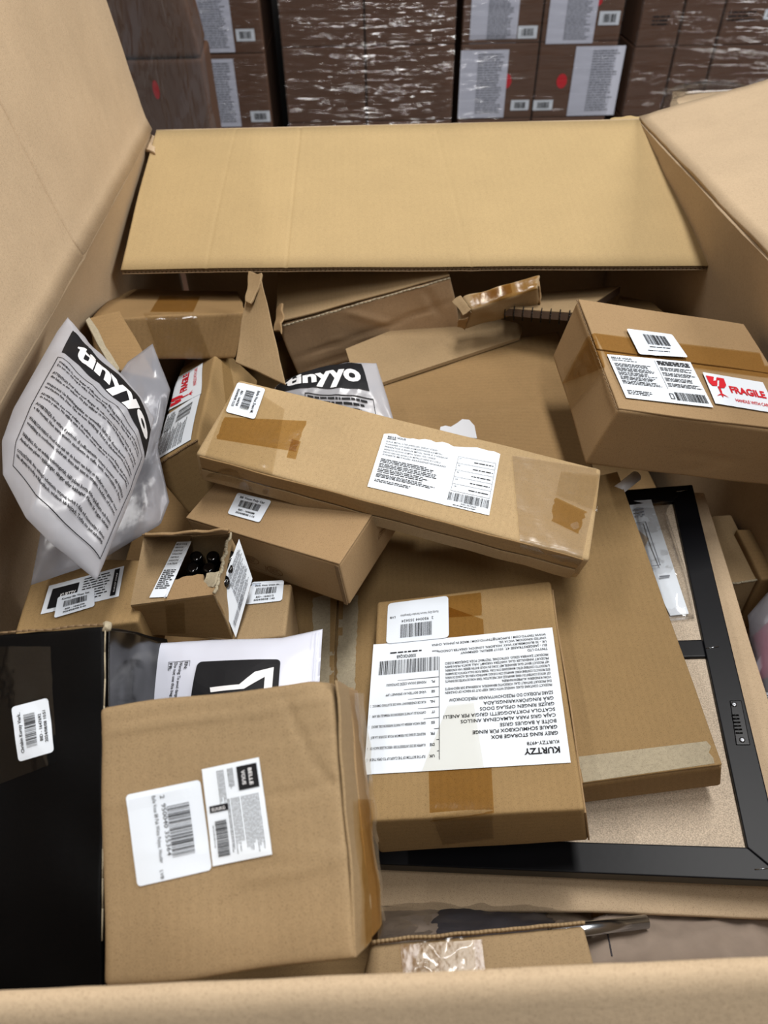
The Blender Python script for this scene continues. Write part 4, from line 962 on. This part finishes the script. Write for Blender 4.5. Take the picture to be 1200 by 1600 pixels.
# ---- carton right of the torn one
t, S, c = carton('small_carton', 'c12', 'small kraft carton with a barcode label between torn carton and white mailer', 'carton', 'kraft', r=.003, amp=.0012, seed=12)
small_label(S, [(383, 946), (441, 940), (444, 908), (394, 911)], t, 51, 'Belle Vous Ovaal Bo', 'BID - 1646212', '2024/08/08 1:42')
# ---- carton left, under the frosted bag
t, S, c = carton('small_carton', 'c13', 'kraft carton with black and white label under the bags at left', 'carton', 'kraft_b', r=.003, amp=.0016, seed=13)
q = Quad(S, [(64, 961), (186, 933), (195, 886), (77, 916)]); lb = label_base(q, t, 'paper', off=.0012); A = q.A; k = Ink(A)
k.rect(A * .07, .12, A * .42, .82); k.rect(A * .88, .06, A * .95, .94); k.lines(A * .48, .86, A * .36, 9, .09, 8, t=.4); k.build(q, 'ink', lb, off=.0018)
k = Ink(A); k.text(A * .20, .40, .22, 'KURTZY', fit=A * .20, bold=.02); k.build(q, 'white_ink', lb, off=.0023); k = Ink(A); k.text(A * .935, .16, .055, 'KURTZY STORE', rot=math.pi / 2, fit=.62); k.build(q, 'white_ink', lb, off=.0023)
lb = small_label(S, [(86, 969), (149, 950), (149, 922), (92, 936)], t, 61, 'Kurtzy Bb Thee Set', 'BID - 1646398', '2024/08/08 5:40')
for o in [lb] + list(lb.children):
    for v in o.data.vertices: v.co += V((0, 0, .0014))

# ---- carton at the bottom edge
t, S, c = carton('taped_carton', 'c3', 'kraft carton with shiny brown tape just behind the front rim', 'carton', 'kraft', r=.003, amp=.0012, seed=14)
drape('tape', S, [(632, 1545), (760, 1540), (752, 1462), (625, 1471)], 'tape_brown', t, off=.0008, n=(16, 12), seed=1)
drape('tape', S, [(640, 1540), (745, 1540), (740, 1462), (660, 1468)], 'tape_clear', t, off=.0016, n=(44, 34), seed=2, wr=.0045)
ee = [c[7].lerp(c[6], k_ / 50) for k_ in range(51)]
for dz, mt in ((.0014, 'board_edge'), (.0044, 'kraft')):
    v, f = wire([p + V((0, .001, dz * (1 - .3 * i / 50))) + noise.noise_vector(p * 70) * .0007 for i, p in enumerate(ee)], .0011, 8); mk('torn_edge', v, f, mt, t)

# ---- big flat carton behind the long box
t, S, c = carton('large_carton', 'panel', 'large plain brown carton top behind the long carton', 'carton', 'kraft_c', r=.004, amp=.0022, seed=15, seg=.007, cap=60, folds=[('z', .1, .30, .9, .42, .0018, .014), ('z', .1, .27, .9, .385, -.0012, .012), ('z', .75, .9, .8, .1, -.0008, .012)])

# ---- black picture frame seen from behind
c = [V(p) for p in FIT['frame']]
t = thing('picture_frame', 'black picture frame lying face down with chipboard back and middle bar', 'picture frame', c)
ux = (c[5] - c[4]); uy = (c[7] - c[4]); un = ux.cross(uy).normalized(); Wf, Hf = ux.length, uy.length
def fp(u, v, h=0.0): return trilin(c, u, v, 1.0) + un * h
rw, rh = .026 / Wf, .026 / Hf; TF = .017
def rail(name, quad2, th=TF, lift=0.0):
    P = [fp(a, b, lift) for a, b in quad2]; return board(name, P, th, 'black_wood', t, r=.0012, seg=.1)
rail('rail', [(1 - rw, rh), (1, 0), (1, 1), (1 - rw, 1 - rh)]); rail('rail', [(0, 0), (rw, rh), (rw, 1 - rh), (0, 1)])
rail('rail', [(0, 0), (1, 0), (1 - rw, rh), (rw, rh)]); rail('rail', [(rw, 1 - rh), (1 - rw, 1 - rh), (1, 1), (0, 1)])
def inv(px, h=0.0):
    o_ = fp(0, 0, h); d = ray(px); p = CAM + d * ((o_ - CAM).dot(un) / d.dot(un)); r_ = p - o_
    return r_.dot(ux) / Wf ** 2, r_.dot(uy) / Hf ** 2
vb0, vb1 = inv((1108, 1026))[1], inv((1100, 999))[1]
rail('middle_bar', [(rw, vb0), (1 - rw, vb0), (1 - rw, vb1), (rw, vb1)], th=.010, lift=-.001)
for a, b in ((rh, vb0), (vb1, 1 - rh)):
    board('back_panel', [fp(rw, a, -.005), fp(1 - rw, a, -.005), fp(1 - rw, b, -.005), fp(rw, b, -.005)], .003, 'mdf', t, r=.0004, seg=.1)
# hanger plate on the right rail
hp = [inv(p) for p in ((1150, 1165), (1172, 1165), (1158, 1096), (1140, 1096))]
hg = board('hanger', [fp(a, b, .0012) for a, b in hp], .0012, 'black_metal', t, r=.0005)
cv = [fp((hp[0][0] + hp[1][0]) / 2, hp[0][1] + (hp[3][1] - hp[0][1]) * s_, .0012) for s_ in (.10, .9)]
for p in cv: v, f = lathe(p, un, ((.0026, 0), (.0026, .0006), (.0018, .0012), (.0004, .0008)), 12); mk('screw', v, f, 'screw', hg)
for s_ in (.25, .33, .41, .49, .57, .65): 
    p = fp(hp[0][0] * .6 + hp[1][0] * .4, hp[0][1] + (hp[3][1] - hp[0][1]) * s_, .0016); v, f = tube(p - ux.normalized() * .003, p + ux.normalized() * .003, .0007, 6); mk('tooth', v, f, 'black_metal', hg)
for px_ in ((1065, 769), (1113, 1013), (1192, 1358)):
    a, b = inv(px_); p = fp(a, b, .0004); d_ = (ux.normalized() * .8 + uy.normalized() * .1) * .008
    v, f = wire([p - d_, p + d_], .0004, 5); mk('staple', v, f, 'steel', t)

# ---- leaflet in its clear sleeve on the frame back
def fpx(px, h): a, b = inv(px, h); return fp(a, b, h)
lv = []
for j in range(13):
    for i in range(4):
        u, v_ = i / 3, j / 12
        x = (1047 * (1 - v_) + 960 * v_) * (1 - u) + (1076 * (1 - v_) + 1017 * v_) * u
        y = (963 * (1 - v_) + 786 * v_) * (1 - u) + (960 * (1 - v_) + 782 * v_) * u
        lv.append(fpx((x, y), -.003 + .003 * math.sin(v_ * 7) + .002 * u))
lf = [[j * 4 + i, j * 4 + i + 1, j * 4 + i + 5, j * 4 + i + 4] for j in range(12) for i in range(3)]
lt = thing('leaflet', 'white folded instruction leaflet tucked under the flat carton on the frame back', 'leaflet', lv)
nB = len(lv); full = lv + [p - un * .0006 for p in lv]
mk('sheet', full, lf + [[k + nB for k in reversed(f)] for f in lf], 'paper', lt)
class FQ:                                                                    # flat frame for the print on the leaflet
    def __init__(s, pts, h): s.P = [fpx(p, h) for p in pts]; s.n = un; s.A = (s.P[1] - s.P[0]).length / (s.P[3] - s.P[0]).length
    def __call__(s, u, v, off): P = s.P; return (P[0] * (1 - u) + P[1] * u) * (1 - v) + (P[3] * (1 - u) + P[2] * u) * v + s.n * off
q = FQ([(1047, 962), (1076, 959), (1018, 782), (986, 786)], .0032); k = Ink(q.A)
k.frame(-.02, .40, q.A * .38, .80, .006); k.lines(.0, .92, q.A * .5, 3, .03, 3); k.lines(q.A * .12, .30, q.A * .6, 1, .03, 3); k.build(q, 'grey_ink', lt, off=0)
G = coons([fpx((1040, 972), -.002), fpx((1085, 968), -.002)], [fpx((1085, 968), -.002), fpx((1075, 905), .0), fpx((1040, 800), .0), fpx((1052, 781), -.002)],
          [fpx((984, 780), -.002), fpx((1052, 781), -.002)], [fpx((1040, 972), -.002), fpx((984, 780), -.002)], 10, 26)
vv, ff, _ = pillow(G, .006, .0025, 2, back=0.0, freq=60); mk('sleeve', vv, ff, 'sleeve', lt)

# ---- corrugated tray sheet under the frame
c = [V(p) for p in FIT['sheet']]
def tray(p, tt):
    a, b, d = tt
    return p + V((0, 0, 1)) * (.0016 * math.sin(b * 150) * max(0, a - .8) * 5 * d + .004 * math.sin(a * 5) * (1 - b) + .006 * (1 - b) * math.exp(-((a - .55) / .2) ** 2))
v, f, u = hexa(c, .002, .008, .0012, 12, 3, tray)
o = mk('cardboard_tray', v, f, 'box_in', None, u); tag(o, 'rippled tan cardboard sheet under the black frame, edges showing', 'cardboard sheet')

# ---- cartons under the right side
t, S, c = carton('small_carton', 'r1', 'narrow kraft carton standing between frame tray and right wall', 'carton', 'kraft', r=.003, amp=.0012, seed=21)
ee = [c[4].lerp(c[5], k_ / 16) for k_ in range(17)]
v, f = wire([p + V((0, -.0005, .001)) + noise.noise_vector(p * 150) * .0012 for p in ee], .0013, 5); mk('torn_edge', v, f, 'pale', t)
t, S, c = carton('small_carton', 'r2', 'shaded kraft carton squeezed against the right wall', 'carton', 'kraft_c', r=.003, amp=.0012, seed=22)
# clear bag with pink and grey goods, at the right photo edge
P0 = lambda x, y, z: atz(x, y, z)
G = coons([P0(1196, 1110, -.30), P0(1290, 1130, -.30)], [P0(1290, 1130, -.30), P0(1290, 1000, -.28), P0(1280, 930, -.28)], [P0(1168, 962, -.31), P0(1200, 925, -.29), P0(1280, 930, -.28)], [P0(1196, 1110, -.30), P0(1178, 1030, -.31), P0(1168, 962, -.31)], 18, 18)
bt = thing('plastic_bag', 'clear plastic bag with pink and grey goods at the right edge', 'plastic bag', [p for r_ in G for p in r_])
vv, ff, _ = pillow(G, .028, .004, 3, back=1.6, freq=30); mk('film', vv, ff, 'frosted_thin', bt); sbag = Surf(vv, ff)
inner = [[p - V((0, 0, .006)) for p in r_] for r_ in G]
vv, ff, _ = pillow([r_[1:-1] for r_ in inner[6:15]], .020, .003, 5, back=.5, freq=30); mk('pink_goods', vv, ff, 'pink', bt)
vv, ff, _ = pillow([r_[1:-1] for r_ in inner[0:6]], .018, .003, 7, back=.5, freq=30); mk('grey_goods', vv, ff, 'grey_dark', bt)
q = Quad(sbag, [(1190, 1112), (1232, 1116), (1230, 1082), (1184, 1080)]); A = q.A
lb = label_base(q, bt, 'paper', n=6, off=.0010); k = Ink(A); k.lines(A * .08, .85, A * .85, 8, .1, 5, t=.35); k.build(q, 'ink', lb, off=.0016)

# ---- beige padded fabric, clear wrapped goods and steel rod under the tray
G = coons([P0(905, 1520, -.325), P0(1050, 1520, -.325), P0(1230, 1505, -.325)], [P0(1230, 1505, -.325), P0(1225, 1425, -.345)], [P0(905, 1440, -.35), P0(1050, 1425, -.35), P0(1225, 1425, -.345)], [P0(905, 1520, -.325), P0(905, 1440, -.35)], 30, 16)
vv, ff, _ = pillow(G, .007, .010, 4, back=1.5, freq=17)
fb = thing('padded_bag', 'beige quilted fabric goods squashed below the front of the tray', 'fabric', vv)
mk('fabric', vv, ff, 'fabric', fb)
sf = Surf(vv, ff); pts = []
for k_ in range(14):
    h = sf.px(948 + 8 * k_ / 13, 1452 + 42 * k_ / 13)
    if h: pts.append(h[0] + h[1] * .0004)
if len(pts) > 2: v, f = wire(pts, .0007, 5); mk('seam', v, f, 'grey_dark', fb)
v, f = tube(atz(860, 1458, -.300), atz(1010, 1440, -.318), .0055, 16)
tag(mk('metal_rod', v, f, 'steel'), 'thin shiny steel rod under the cardboard tray edge', 'rod')
G = coons([P0(590, 1490, -.30), P0(760, 1480, -.30), P0(930, 1455, -.31)], [P0(930, 1455, -.31), P0(925, 1415, -.37)], [P0(590, 1415, -.37), P0(750, 1412, -.37), P0(925, 1415, -.37)], [P0(590, 1490, -.30), P0(590, 1415, -.37)], 30, 14)
vv, ff, _ = pillow(G, .006, .005, 9, back=.3, freq=26)
pk = thing('wrapped_goods', 'grey goods in clear plastic peeping out below the tray', 'plastic bag', vv)
mk('film', vv, ff, 'sleeve', pk)
G2 = [[p - V((0, 0, .008)) for p in r_] for r_ in G]
vv, ff, _ = pillow(G2, .004, .004, 10, back=.6, freq=26); mk('goods', vv, ff, 'fabric', pk)
vv, ff, _ = pillow([r_[6:27] for r_ in G2], .007, .004, 12, back=.1, freq=26); mk('dark_goods', vv, ff, 'grey_dark', pk)

# ---- open carton, back left
c = [V(p) for p in FIT['c16']]
t, S, c = carton('open_carton', 'c16', 'kraft carton with splayed end flaps under the back flap at left', 'carton', 'kraft_c', r=.003, amp=.0022, seed=16)
drape('tape', S, [(235, 488), (302, 488), (313, 464), (250, 463)], 'tape_brown', t, off=.0010, n=(10, 6), seed=1)
drape('tape', S, [(250, 560), (330, 560), (305, 490), (225, 490)], 'tape_clear', t, off=.0012, n=(14, 12), seed=2, wr=.0018)
Dr = .915
board('end_flap', (at(367, 566, .895), at(447, 600, .855), at(407, 434, .93), at(388, 430, .965)), .003, 'kraft', t, r=.0012, seg=.012, amp=.002, freq=30, seed=3)
board('end_flap', (at(383, 470, .925), at(391, 474, .918), at(409, 428, .93), at(388, 424, .955)), .004, 'kraft', t, r=.0015, seg=.006, amp=.003, freq=60, seed=5)
board('end_flap', (at(186, 578, .83), at(246, 590, .86), at(189, 486, .915), at(136, 498, .885)), .003, 'kraft_c', t, r=.0012, seg=.015, amp=.002, freq=20, seed=6)
board('end_flap', (at(180, 588, .815), at(188, 576, .825), at(140, 494, .885), at(133, 500, .875)), .004, 'pale', t, r=.0012, seg=.015, amp=.002, freq=40, seed=7)

# ---- carton with gaping lid, back centre
t, S, c = carton('lidded_carton', 'c17', 'crumpled kraft carton with gaping lid under the middle of the back flap', 'carton', 'kraft_e', r=.003, amp=.0022, seed=17, seg=.005, freq=22, cap=60, folds=[('y', .02, .35, .98, .60, -.003, .03), ('y', .40, .95, .62, .50, .002, .03), ('y', .25, .5, .7, .30, .002, .03), ('y', .85, .95, .9, .4, -.002, .02), ('y', .05, .1, .6, .2, -.002, .03)])
n = ((c[5] - c[4]).cross(c[7] - c[4])).normalized(); yb = (c[7] - c[4]).normalized()
board('lid', (c[4] + n * .007 + yb * .004, c[5] + n * .005 + yb * .003, c[6] + n * .004, c[7] + n * .006), .003, 'kraft', t, r=.0012, seg=.014, amp=.0018, freq=20, seed=2)
board('side_flap', (at(428, 515, 1.045), at(440, 520, 1.03), at(441, 475, 1.06), at(431, 478, 1.075)), .003, 'kraft_d', t, r=.0012, seg=.006, amp=.004, freq=70, seed=4)
ee = [c[4].lerp(c[5], k_ / 40) for k_ in range(41)]
v, f = wire([p + n * .0006 + noise.noise_vector(p * 150) * .0012 for p in ee], .0011, 5); mk('torn_edge', v, f, 'pale', t)
# ---- little taped carton
c8 = [V(p) for p in FIT['c18']]
t, S, c = carton('small_carton', 'c18', 'little crushed carton with torn open end and brown tape below the back flap', 'carton', 'kraft', r=.004, amp=.003, seed=18, seg=.008, freq=40)
drape('tape', S, [(736, 482), (838, 452), (838, 432), (736, 462)], 'tape_brown', t, off=.0012, n=(16, 8), jag=.03, seed=1)
drape('tape', S, [(752, 474), (800, 458), (796, 440), (748, 458)], 'tape_brown', t, off=.0018, n=(10, 6), seed=2)
fl_ = c[0] - (c[1] - c[0]).normalized() * .012
dl = (c[4] - c[5]).normalized()
board('end_flap', (c[4] + dl * .001, c[4] + dl * .014 - V((0, 0, .006)), c[7] + dl * .013 - V((0, 0, .004)), c[7] + dl * .001), .002, 'kraft', t, r=.0008, seg=.005, amp=.003, freq=80, seed=2)
board('end_flap', (c[0] + dl * .001, c[4].lerp(c[0], .35) + dl * .002, c[4].lerp(c[0], .3) + dl * .016, c[0] + dl * .013 + V((0, .004, .006))), .002, 'kraft_d', t, r=.0008, seg=.005, amp=.003, freq=80, seed=3)
board('end_flap', (c[1] + V((.001, 0, 0)), c[1] + V((.004, .02, .002)), c[5] + V((.003, .02, .005)), c[5] + V((.001, 0, .003))), .002, 'kraft_d', t, r=.0008, seg=.005, amp=.003, freq=80, seed=5)
v, f, u = hexa([c[0] + dl * .0006, c[0].lerp(c[3], .02) + dl * .0016, c[3] + dl * .0016, c[3] + dl * .0006] + [c[4] + dl * .0006 - V((0, 0, .004)), c[4] + dl * .0016 - V((0, 0, .004)), c[7] + dl * .0016 - V((0, 0, .004)), c[7] + dl * .0006 - V((0, 0, .004))], .0003, .02, 0); mk('inner_shade', v, f, 'board_edge', t, u)  # darker plate standing in for the shade inside the open end
# ---- thin mailer board with rounded corner
zz = -.165
pts = [(560, 610), (812, 527), (816, 518), (815, 510), (808, 505), (700, 480), (540, 545)]
g = [atz(x, y, -.183) for x, y in pts]; m_ = len(g)
v = g + [p - V((0, 0, .005)) for p in g]
f = [list(range(m_)), list(range(2 * m_ - 1, m_ - 1, -1))] + [[k_, k_ + m_, (k_ + 1) % m_ + m_, (k_ + 1) % m_] for k_ in range(m_)]
tag(mk('card_mailer', v, f, 'kraft', smooth=False), 'thin pale card mailer with rounded corner below the gaping carton', 'card mailer')
# ---- spiral notebook
nb_ = [at(795, 492, 1.03), at(895, 505, 1.0), at(965, 452, 1.10), at(800, 470, 1.12)]
t = thing('spiral_notebook', 'tan covered spiral notebook with black wire rings under the back flap', 'notebook', nb_)
e0, e1 = at(790, 480, 1.025), at(905, 489, .99); bk0, bk1 = at(800, 462, 1.13), at(970, 446, 1.11)
nn = (e1 - e0).cross(bk0 - e0).normalized()
board('cover', (e0, e1, bk1, bk0), .0015, 'kraft', t, r=.0005, seg=.03, amp=.001)
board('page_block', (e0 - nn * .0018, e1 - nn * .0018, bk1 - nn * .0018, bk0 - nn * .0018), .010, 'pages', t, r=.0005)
din = (bk0 - e0).normalized(); 
for s_ in [i_ / 8 for i_ in range(9)]:
    p = e0.lerp(e1, s_) - nn * .007
    pts = [p + (din * math.cos(a) * .006 + nn * math.sin(a) * .0095) for a in [2 * math.pi * k_ / 14 for k_ in range(15)]]
    v, f = wire(pts, .0008, 5); mk('wire_ring', v, f, 'black_metal', t)
# ---- carton behind the notebook, in shade
c8 = [at(960, 500, 1.06), at(1060, 508, 1.04), at(1020, 470, 1.14), at(968, 462, 1.16)]
c8 = [p - V((0, 0, .08)) for p in c8] + c8
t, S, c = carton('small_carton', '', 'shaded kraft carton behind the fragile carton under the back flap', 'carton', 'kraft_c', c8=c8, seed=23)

# ---- bags
def rd(Q, x, y, D): return at(x, y, D)
# frosted plain bag behind
G = coons([at(48, 915, .675), at(150, 880, .705), at(250, 820, .75), at(264, 785, .76)], [at(264, 785, .755), at(246, 700, .78), at(266, 610, .80), at(238, 538, .82)],
          [at(120, 600, .765), at(178, 598, .80), at(200, 565, .815), at(238, 538, .82)], [at(48, 915, .66), at(62, 840, .665), at(80, 720, .70), at(120, 600, .765)], 40, 40)
vv, ff, nf = pillow(G, .012, .009, 21, back=.25, freq=16)
bB = thing('plastic_bag', 'plain frosted plastic bag peeping out from behind the printed bag', 'plastic bag', vv)
mk('film', vv, ff, 'frosted_thin', bB)
# printed tinyyo bag
G = coons([at(4, 742, .615), at(40, 810, .60), at(80, 850, .605), at(150, 908, .625)], [at(150, 908, .625), at(195, 800, .665), at(225, 720, .71), at(240, 655, .74)],
          [at(105, 497, .765), at(135, 540, .755), at(190, 592, .745), at(240, 655, .74)], [at(4, 742, .615), at(2, 690, .632), at(20, 640, .655), at(88, 520, .745), at(105, 497, .765)], 64, 64)
vv, ff, nf = pillow(G, .030, .0080, 33, back=.30, freq=13)
bA = thing('plastic_bag', 'bulging frosted bag printed with black tinyyo banner and warning text at left', 'plastic bag', vv)
mk('film', vv, ff, 'frosted', bA)
class GQ:                                                                   # print follows the bag's own sheet
    def __init__(s, vv, nu, nv, rect, n): s.vv = vv; s.nu = nu; s.nv = nv; s.r = rect; s.A = n; s.P = [s(0, 0, 0), s(1, 0, 0), s(1, 1, 0), s(0, 1, 0)]; s.n = (s.P[1] - s.P[0]).cross(s.P[3] - s.P[0]).normalized(); s.n = s.n if s.n.dot(CAM - s.P[0]) > 0 else -s.n
    def __call__(s, u, v, off):
        a = (s.r[0] + (s.r[1] - s.r[0]) * u) * s.nu; b = (s.r[2] + (s.r[3] - s.r[2]) * v) * s.nv
        a = min(max(a, 0), s.nu - 1e-4); b = min(max(b, 0), s.nv - 1e-4)
        i, j = int(a), int(b); fa, fb_ = a - i, b - j; W_ = s.nu + 1; k = j * W_ + i
        p = (s.vv[k] * (1 - fa) + s.vv[k + 1] * fa) * (1 - fb_) + (s.vv[k + W_] * (1 - fa) + s.vv[k + W_ + 1] * fa) * fb_
        return p + (CAM - p).normalized() * off
q = GQ(vv, 64, 64, (.10, .985, .70, .90), 3.3); k = Ink(3.3); k.rect(0, 0, 3.3, 1, 30); k.build(q, 'ink', bA, off=.0009, split=.12, name='banner')
k = Ink(3.3); k.text(.42, .27, .86, 'tinyyo', fit=2.75, bold=.045, res=3); k.rect(.35, .10, 3.1, .13, 20) if False else None
k.build(q, 'white_ink', bA, off=.0016, split=.12, name='banner_print')
q = GQ(vv, 64, 64, (.09, .95, .06, .66), 1.05); A = 1.05; k = Ink(A); k.frame(0, 0, A, 1, .006, 24)
rows = ('WARNING: To avoid danger of suffocation, keep this bag away from babies and children.', 'Do not use this bag in cribs, beds, carriages or playpens. This bag is not a toy.',
        'ATTENTION: Pour éviter tout danger de suffocation, tenir ce sac hors de portée', 'des bébés et des enfants. Ne pas utiliser ce sac dans les berceaux, lits ou parcs.',
        'WARNUNG: Um Erstickungsgefahr zu vermeiden, halten Sie diesen Beutel von Babys', 'und Kindern fern. Diese Tüte ist kein Spielzeug. Nicht in Kinderbetten benutzen.',
        'ADVERTENCIA: Para evitar peligro de asfixia, mantenga esta bolsa fuera del alcance', 'de bebés y niños. No utilice esta bolsa en cunas, camas o corralitos infantiles.',
        'AVVERTENZA: Per evitare il pericolo di soffocamento tenere lontano dai bambini', 'e dai neonati. Non usare questo sacchetto in culle, letti, carrozzine o box.',
        'WAARSCHUWING: Houd deze zak uit de buurt van baby en kinderen om gevaar voor', 'verstikking te voorkomen. Gebruik deze zak niet in wiegen, bedden of boxen.',
        'VARNING: För att undvika kvävningsrisk, håll påsen borta från spädbarn och barn.', 'Använd inte påsen i spjälsängar, sängar eller lekhagar. Påsen är ingen leksak.',
        'OSTRZEŻENIE: Aby uniknąć uduszenia, trzymaj torbę z dala od niemowląt i dzieci.', 'Nie używaj tej torby w łóżeczkach, wózkach lub kojcach. Torba nie jest zabawką.')
for i, s in enumerate(rows): k.text(.03, .93 - .037 * i - .043 * (i // 2), .031, s, fit=A * .93, bold=.030, res=1)
k.build(q, 'ink', bA, off=.0012, split=.2)
# parcel inside the printed bag, faintly visible
c8 = [at(*p) for p in ((70, 800, .70), (160, 860, .70), (225, 680, .78), (130, 600, .80))]; nrm = (c8[1] - c8[0]).cross(c8[3] - c8[0]).normalized()
nrm = nrm if nrm.dot(CAM - c8[0]) > 0 else -nrm
c8 = [p - nrm * .012 for p in c8] + [p + nrm * .012 for p in c8]
v, f, u = hexa(c8, .008, .02, .002); mk('contents', v, f, 'kraft_d', bA, u)

# second printed bag behind the long carton
G = coons([at(420, 640, .90), at(520, 660, .89), at(618, 668, .885)], [at(618, 668, .885), at(606, 625, .90), at(588, 568, .93)], [at(430, 606, .93), at(470, 588, .93), at(540, 572, .935), at(588, 568, .93)], [at(420, 640, .90), at(430, 606, .93)], 44, 30)
vv, ff, nf = pillow(G, .020, .004, 14, back=.4, freq=18)
b2 = thing('plastic_bag', 'white bag with black tinyyo banner peeping out behind the long carton', 'plastic bag', vv)
mk('film', vv, ff, 'frosted', b2)
q = GQ(vv, 44, 30, (.02, .84, .36, .90), 3.6); k = Ink(3.6); k.rect(0, 0, 3.6, 1, 30); k.build(q, 'ink', b2, off=.0009, split=.12, name='banner')
k = Ink(3.6); k.text(.5, .25, .80, 'tinyyo', fit=2.9, bold=.04, res=3); k.build(q, 'white_ink', b2, off=.0016, split=.12, name='banner_print')
q = GQ(vv, 44, 30, (.30, .86, .02, .28), 5.0); k = Ink(5.0); k.frame(0, -.3, 5.0, .95, .05, 20); k.lines(.2, .70, 4.6, 3, .22, 3, t=.5); k.build(q, 'ink', b2, off=.0010, split=.25)

# white poly mailer with logo between the black and the square carton
G = coons([at(225, 1150, .60), at(350, 1130, .585), at(498, 1105, .585)], [at(498, 1105, .585), at(500, 1050, .605), at(504, 983, .63)], [at(235, 1006, .63), at(330, 1000, .635), at(440, 997, .632), at(504, 983, .63)], [at(225, 1150, .60), at(235, 1006, .63)], 50, 30)
vv, ff, nf = pillow(G, .012, .002, 41, back=.5, freq=14)
wm = thing('poly_mailer', 'white poly mailer with black square logo behind the square carton', 'mailing bag', vv)
mk('pouch', vv, ff, 'poly_white', wm)
sfm = Surf(vv, ff)
for s_ in (.955, .975): 
    q = GQ(vv, 50, 30, (s_, s_ + .006, .02, .98), .1); k = Ink(.1); k.frame(0, 0, .1, 1, .04, 1); k.rect(0, 0, .1, 1); k.build(q, 'poly_white', wm, off=.0022, split=.1, name='seal_ridge')
q = Quad(sfm, [(296, 1118), (436, 1098), (438, 1029), (309, 1034)]); A = q.A; k = Ink(A); r_ = .10; pts = []
for cx, cy, a0 in ((A - r_, 1 - r_, 0), (r_, 1 - r_, 90), (r_, r_, 180), (A - r_, r_, 270)):
    for j_ in range(5): a = math.radians(a0 + j_ * 22.5); pts.append((cx + r_ * math.cos(a), cy + r_ * math.sin(a)))
k.poly(pts); k.build(q, 'ink', wm, off=.0008, name='logo', split=.2)
k = Ink(A)
k.poly([(A * .66, .68), (A * .79, .58), (A * .70, .50), (A * .57, .60)]) if False else None
k.poly([(A * .72, .70), (A * .93, .80), (A * .93, .30), (A * .84, .30), (A * .84, .58), (A * .62, .34), (A * .24, .34), (A * .22, .44), (A * .56, .44)])
k.build(q, 'white_ink', wm, off=.0014, name='logo_print', split=.2)
q = Quad(sfm, [(294, 1031), (292, 1120), (256, 1130), (260, 1034)]); q = Quad(sfm, [(262, 1034), (258, 1130), (291, 1124), (295, 1031)]); A = q.A; k = Ink(A); k.frame(0, 0, A, 1, .02)
for i, s in enumerate(('EN:', 'Warning: To avoid danger of suffocation', 'Do not use this bag in cribs, beds', 'FR:')): k.text(.05, .78 - .24 * i, .20, s, bold=.02, fit=min(A * .98, .115 * len(s)))
k.build(q, 'ink', wm, off=.0010)

# white plastic clip behind the long carton and the white tube under the fragile carton
cp = [atz(x, y, -.165) for x, y in ((686, 682), (745, 688), (741, 668), (733, 659), (722, 658), (714, 664), (704, 670), (696, 668), (688, 670))]
v = [p + V((0, 0, .003)) for p in cp] + [p - V((0, 0, .003)) for p in cp]; m_ = len(cp)
f = [list(range(m_))[::-1], list(range(m_, 2 * m_))] + [[k_, (k_ + 1) % m_, (k_ + 1) % m_ + m_, k_ + m_] for k_ in range(m_)]
tag(mk('plastic_clip', v, f, 'white_plastic', smooth=False), 'white plastic clip sticking up behind the long carton', 'clip')
v, f = tube(at(966, 766, .86), at(994, 744, .88), .0065, 20)
tag(mk('plastic_tube', v, f, 'white_plastic'), 'short white plastic tube below the right fragile carton', 'tube')

# ---- filler cartons added deep down to support the pile and fill its gaps
for i, (x0, x1, y0, y1, z1, lab) in enumerate(((-.38, -.02, .02, .42, -.46, 'brown filler carton added deep under the front left of the pile'), (.0, .39, .02, .55, -.46, 'brown filler carton added deep under the picture frame'),
        (-.41, -.03, .45, 1.18, -.37, 'brown filler carton added deep under the bags and mailer box'), (.0, .40, .58, 1.18, -.43, 'brown filler carton added deep under the right fragile carton'))):
    c8 = block8(x0, x1, y0, y1, .02, RIM + z1); t, S, c = carton('large_carton', '', lab, 'carton', 'kraft_c', c8=c8, seed=30 + i, seg=.06, amp=.003)

for o in bpy.data.objects:
    if '_b' in o.keys(): del o['_b']
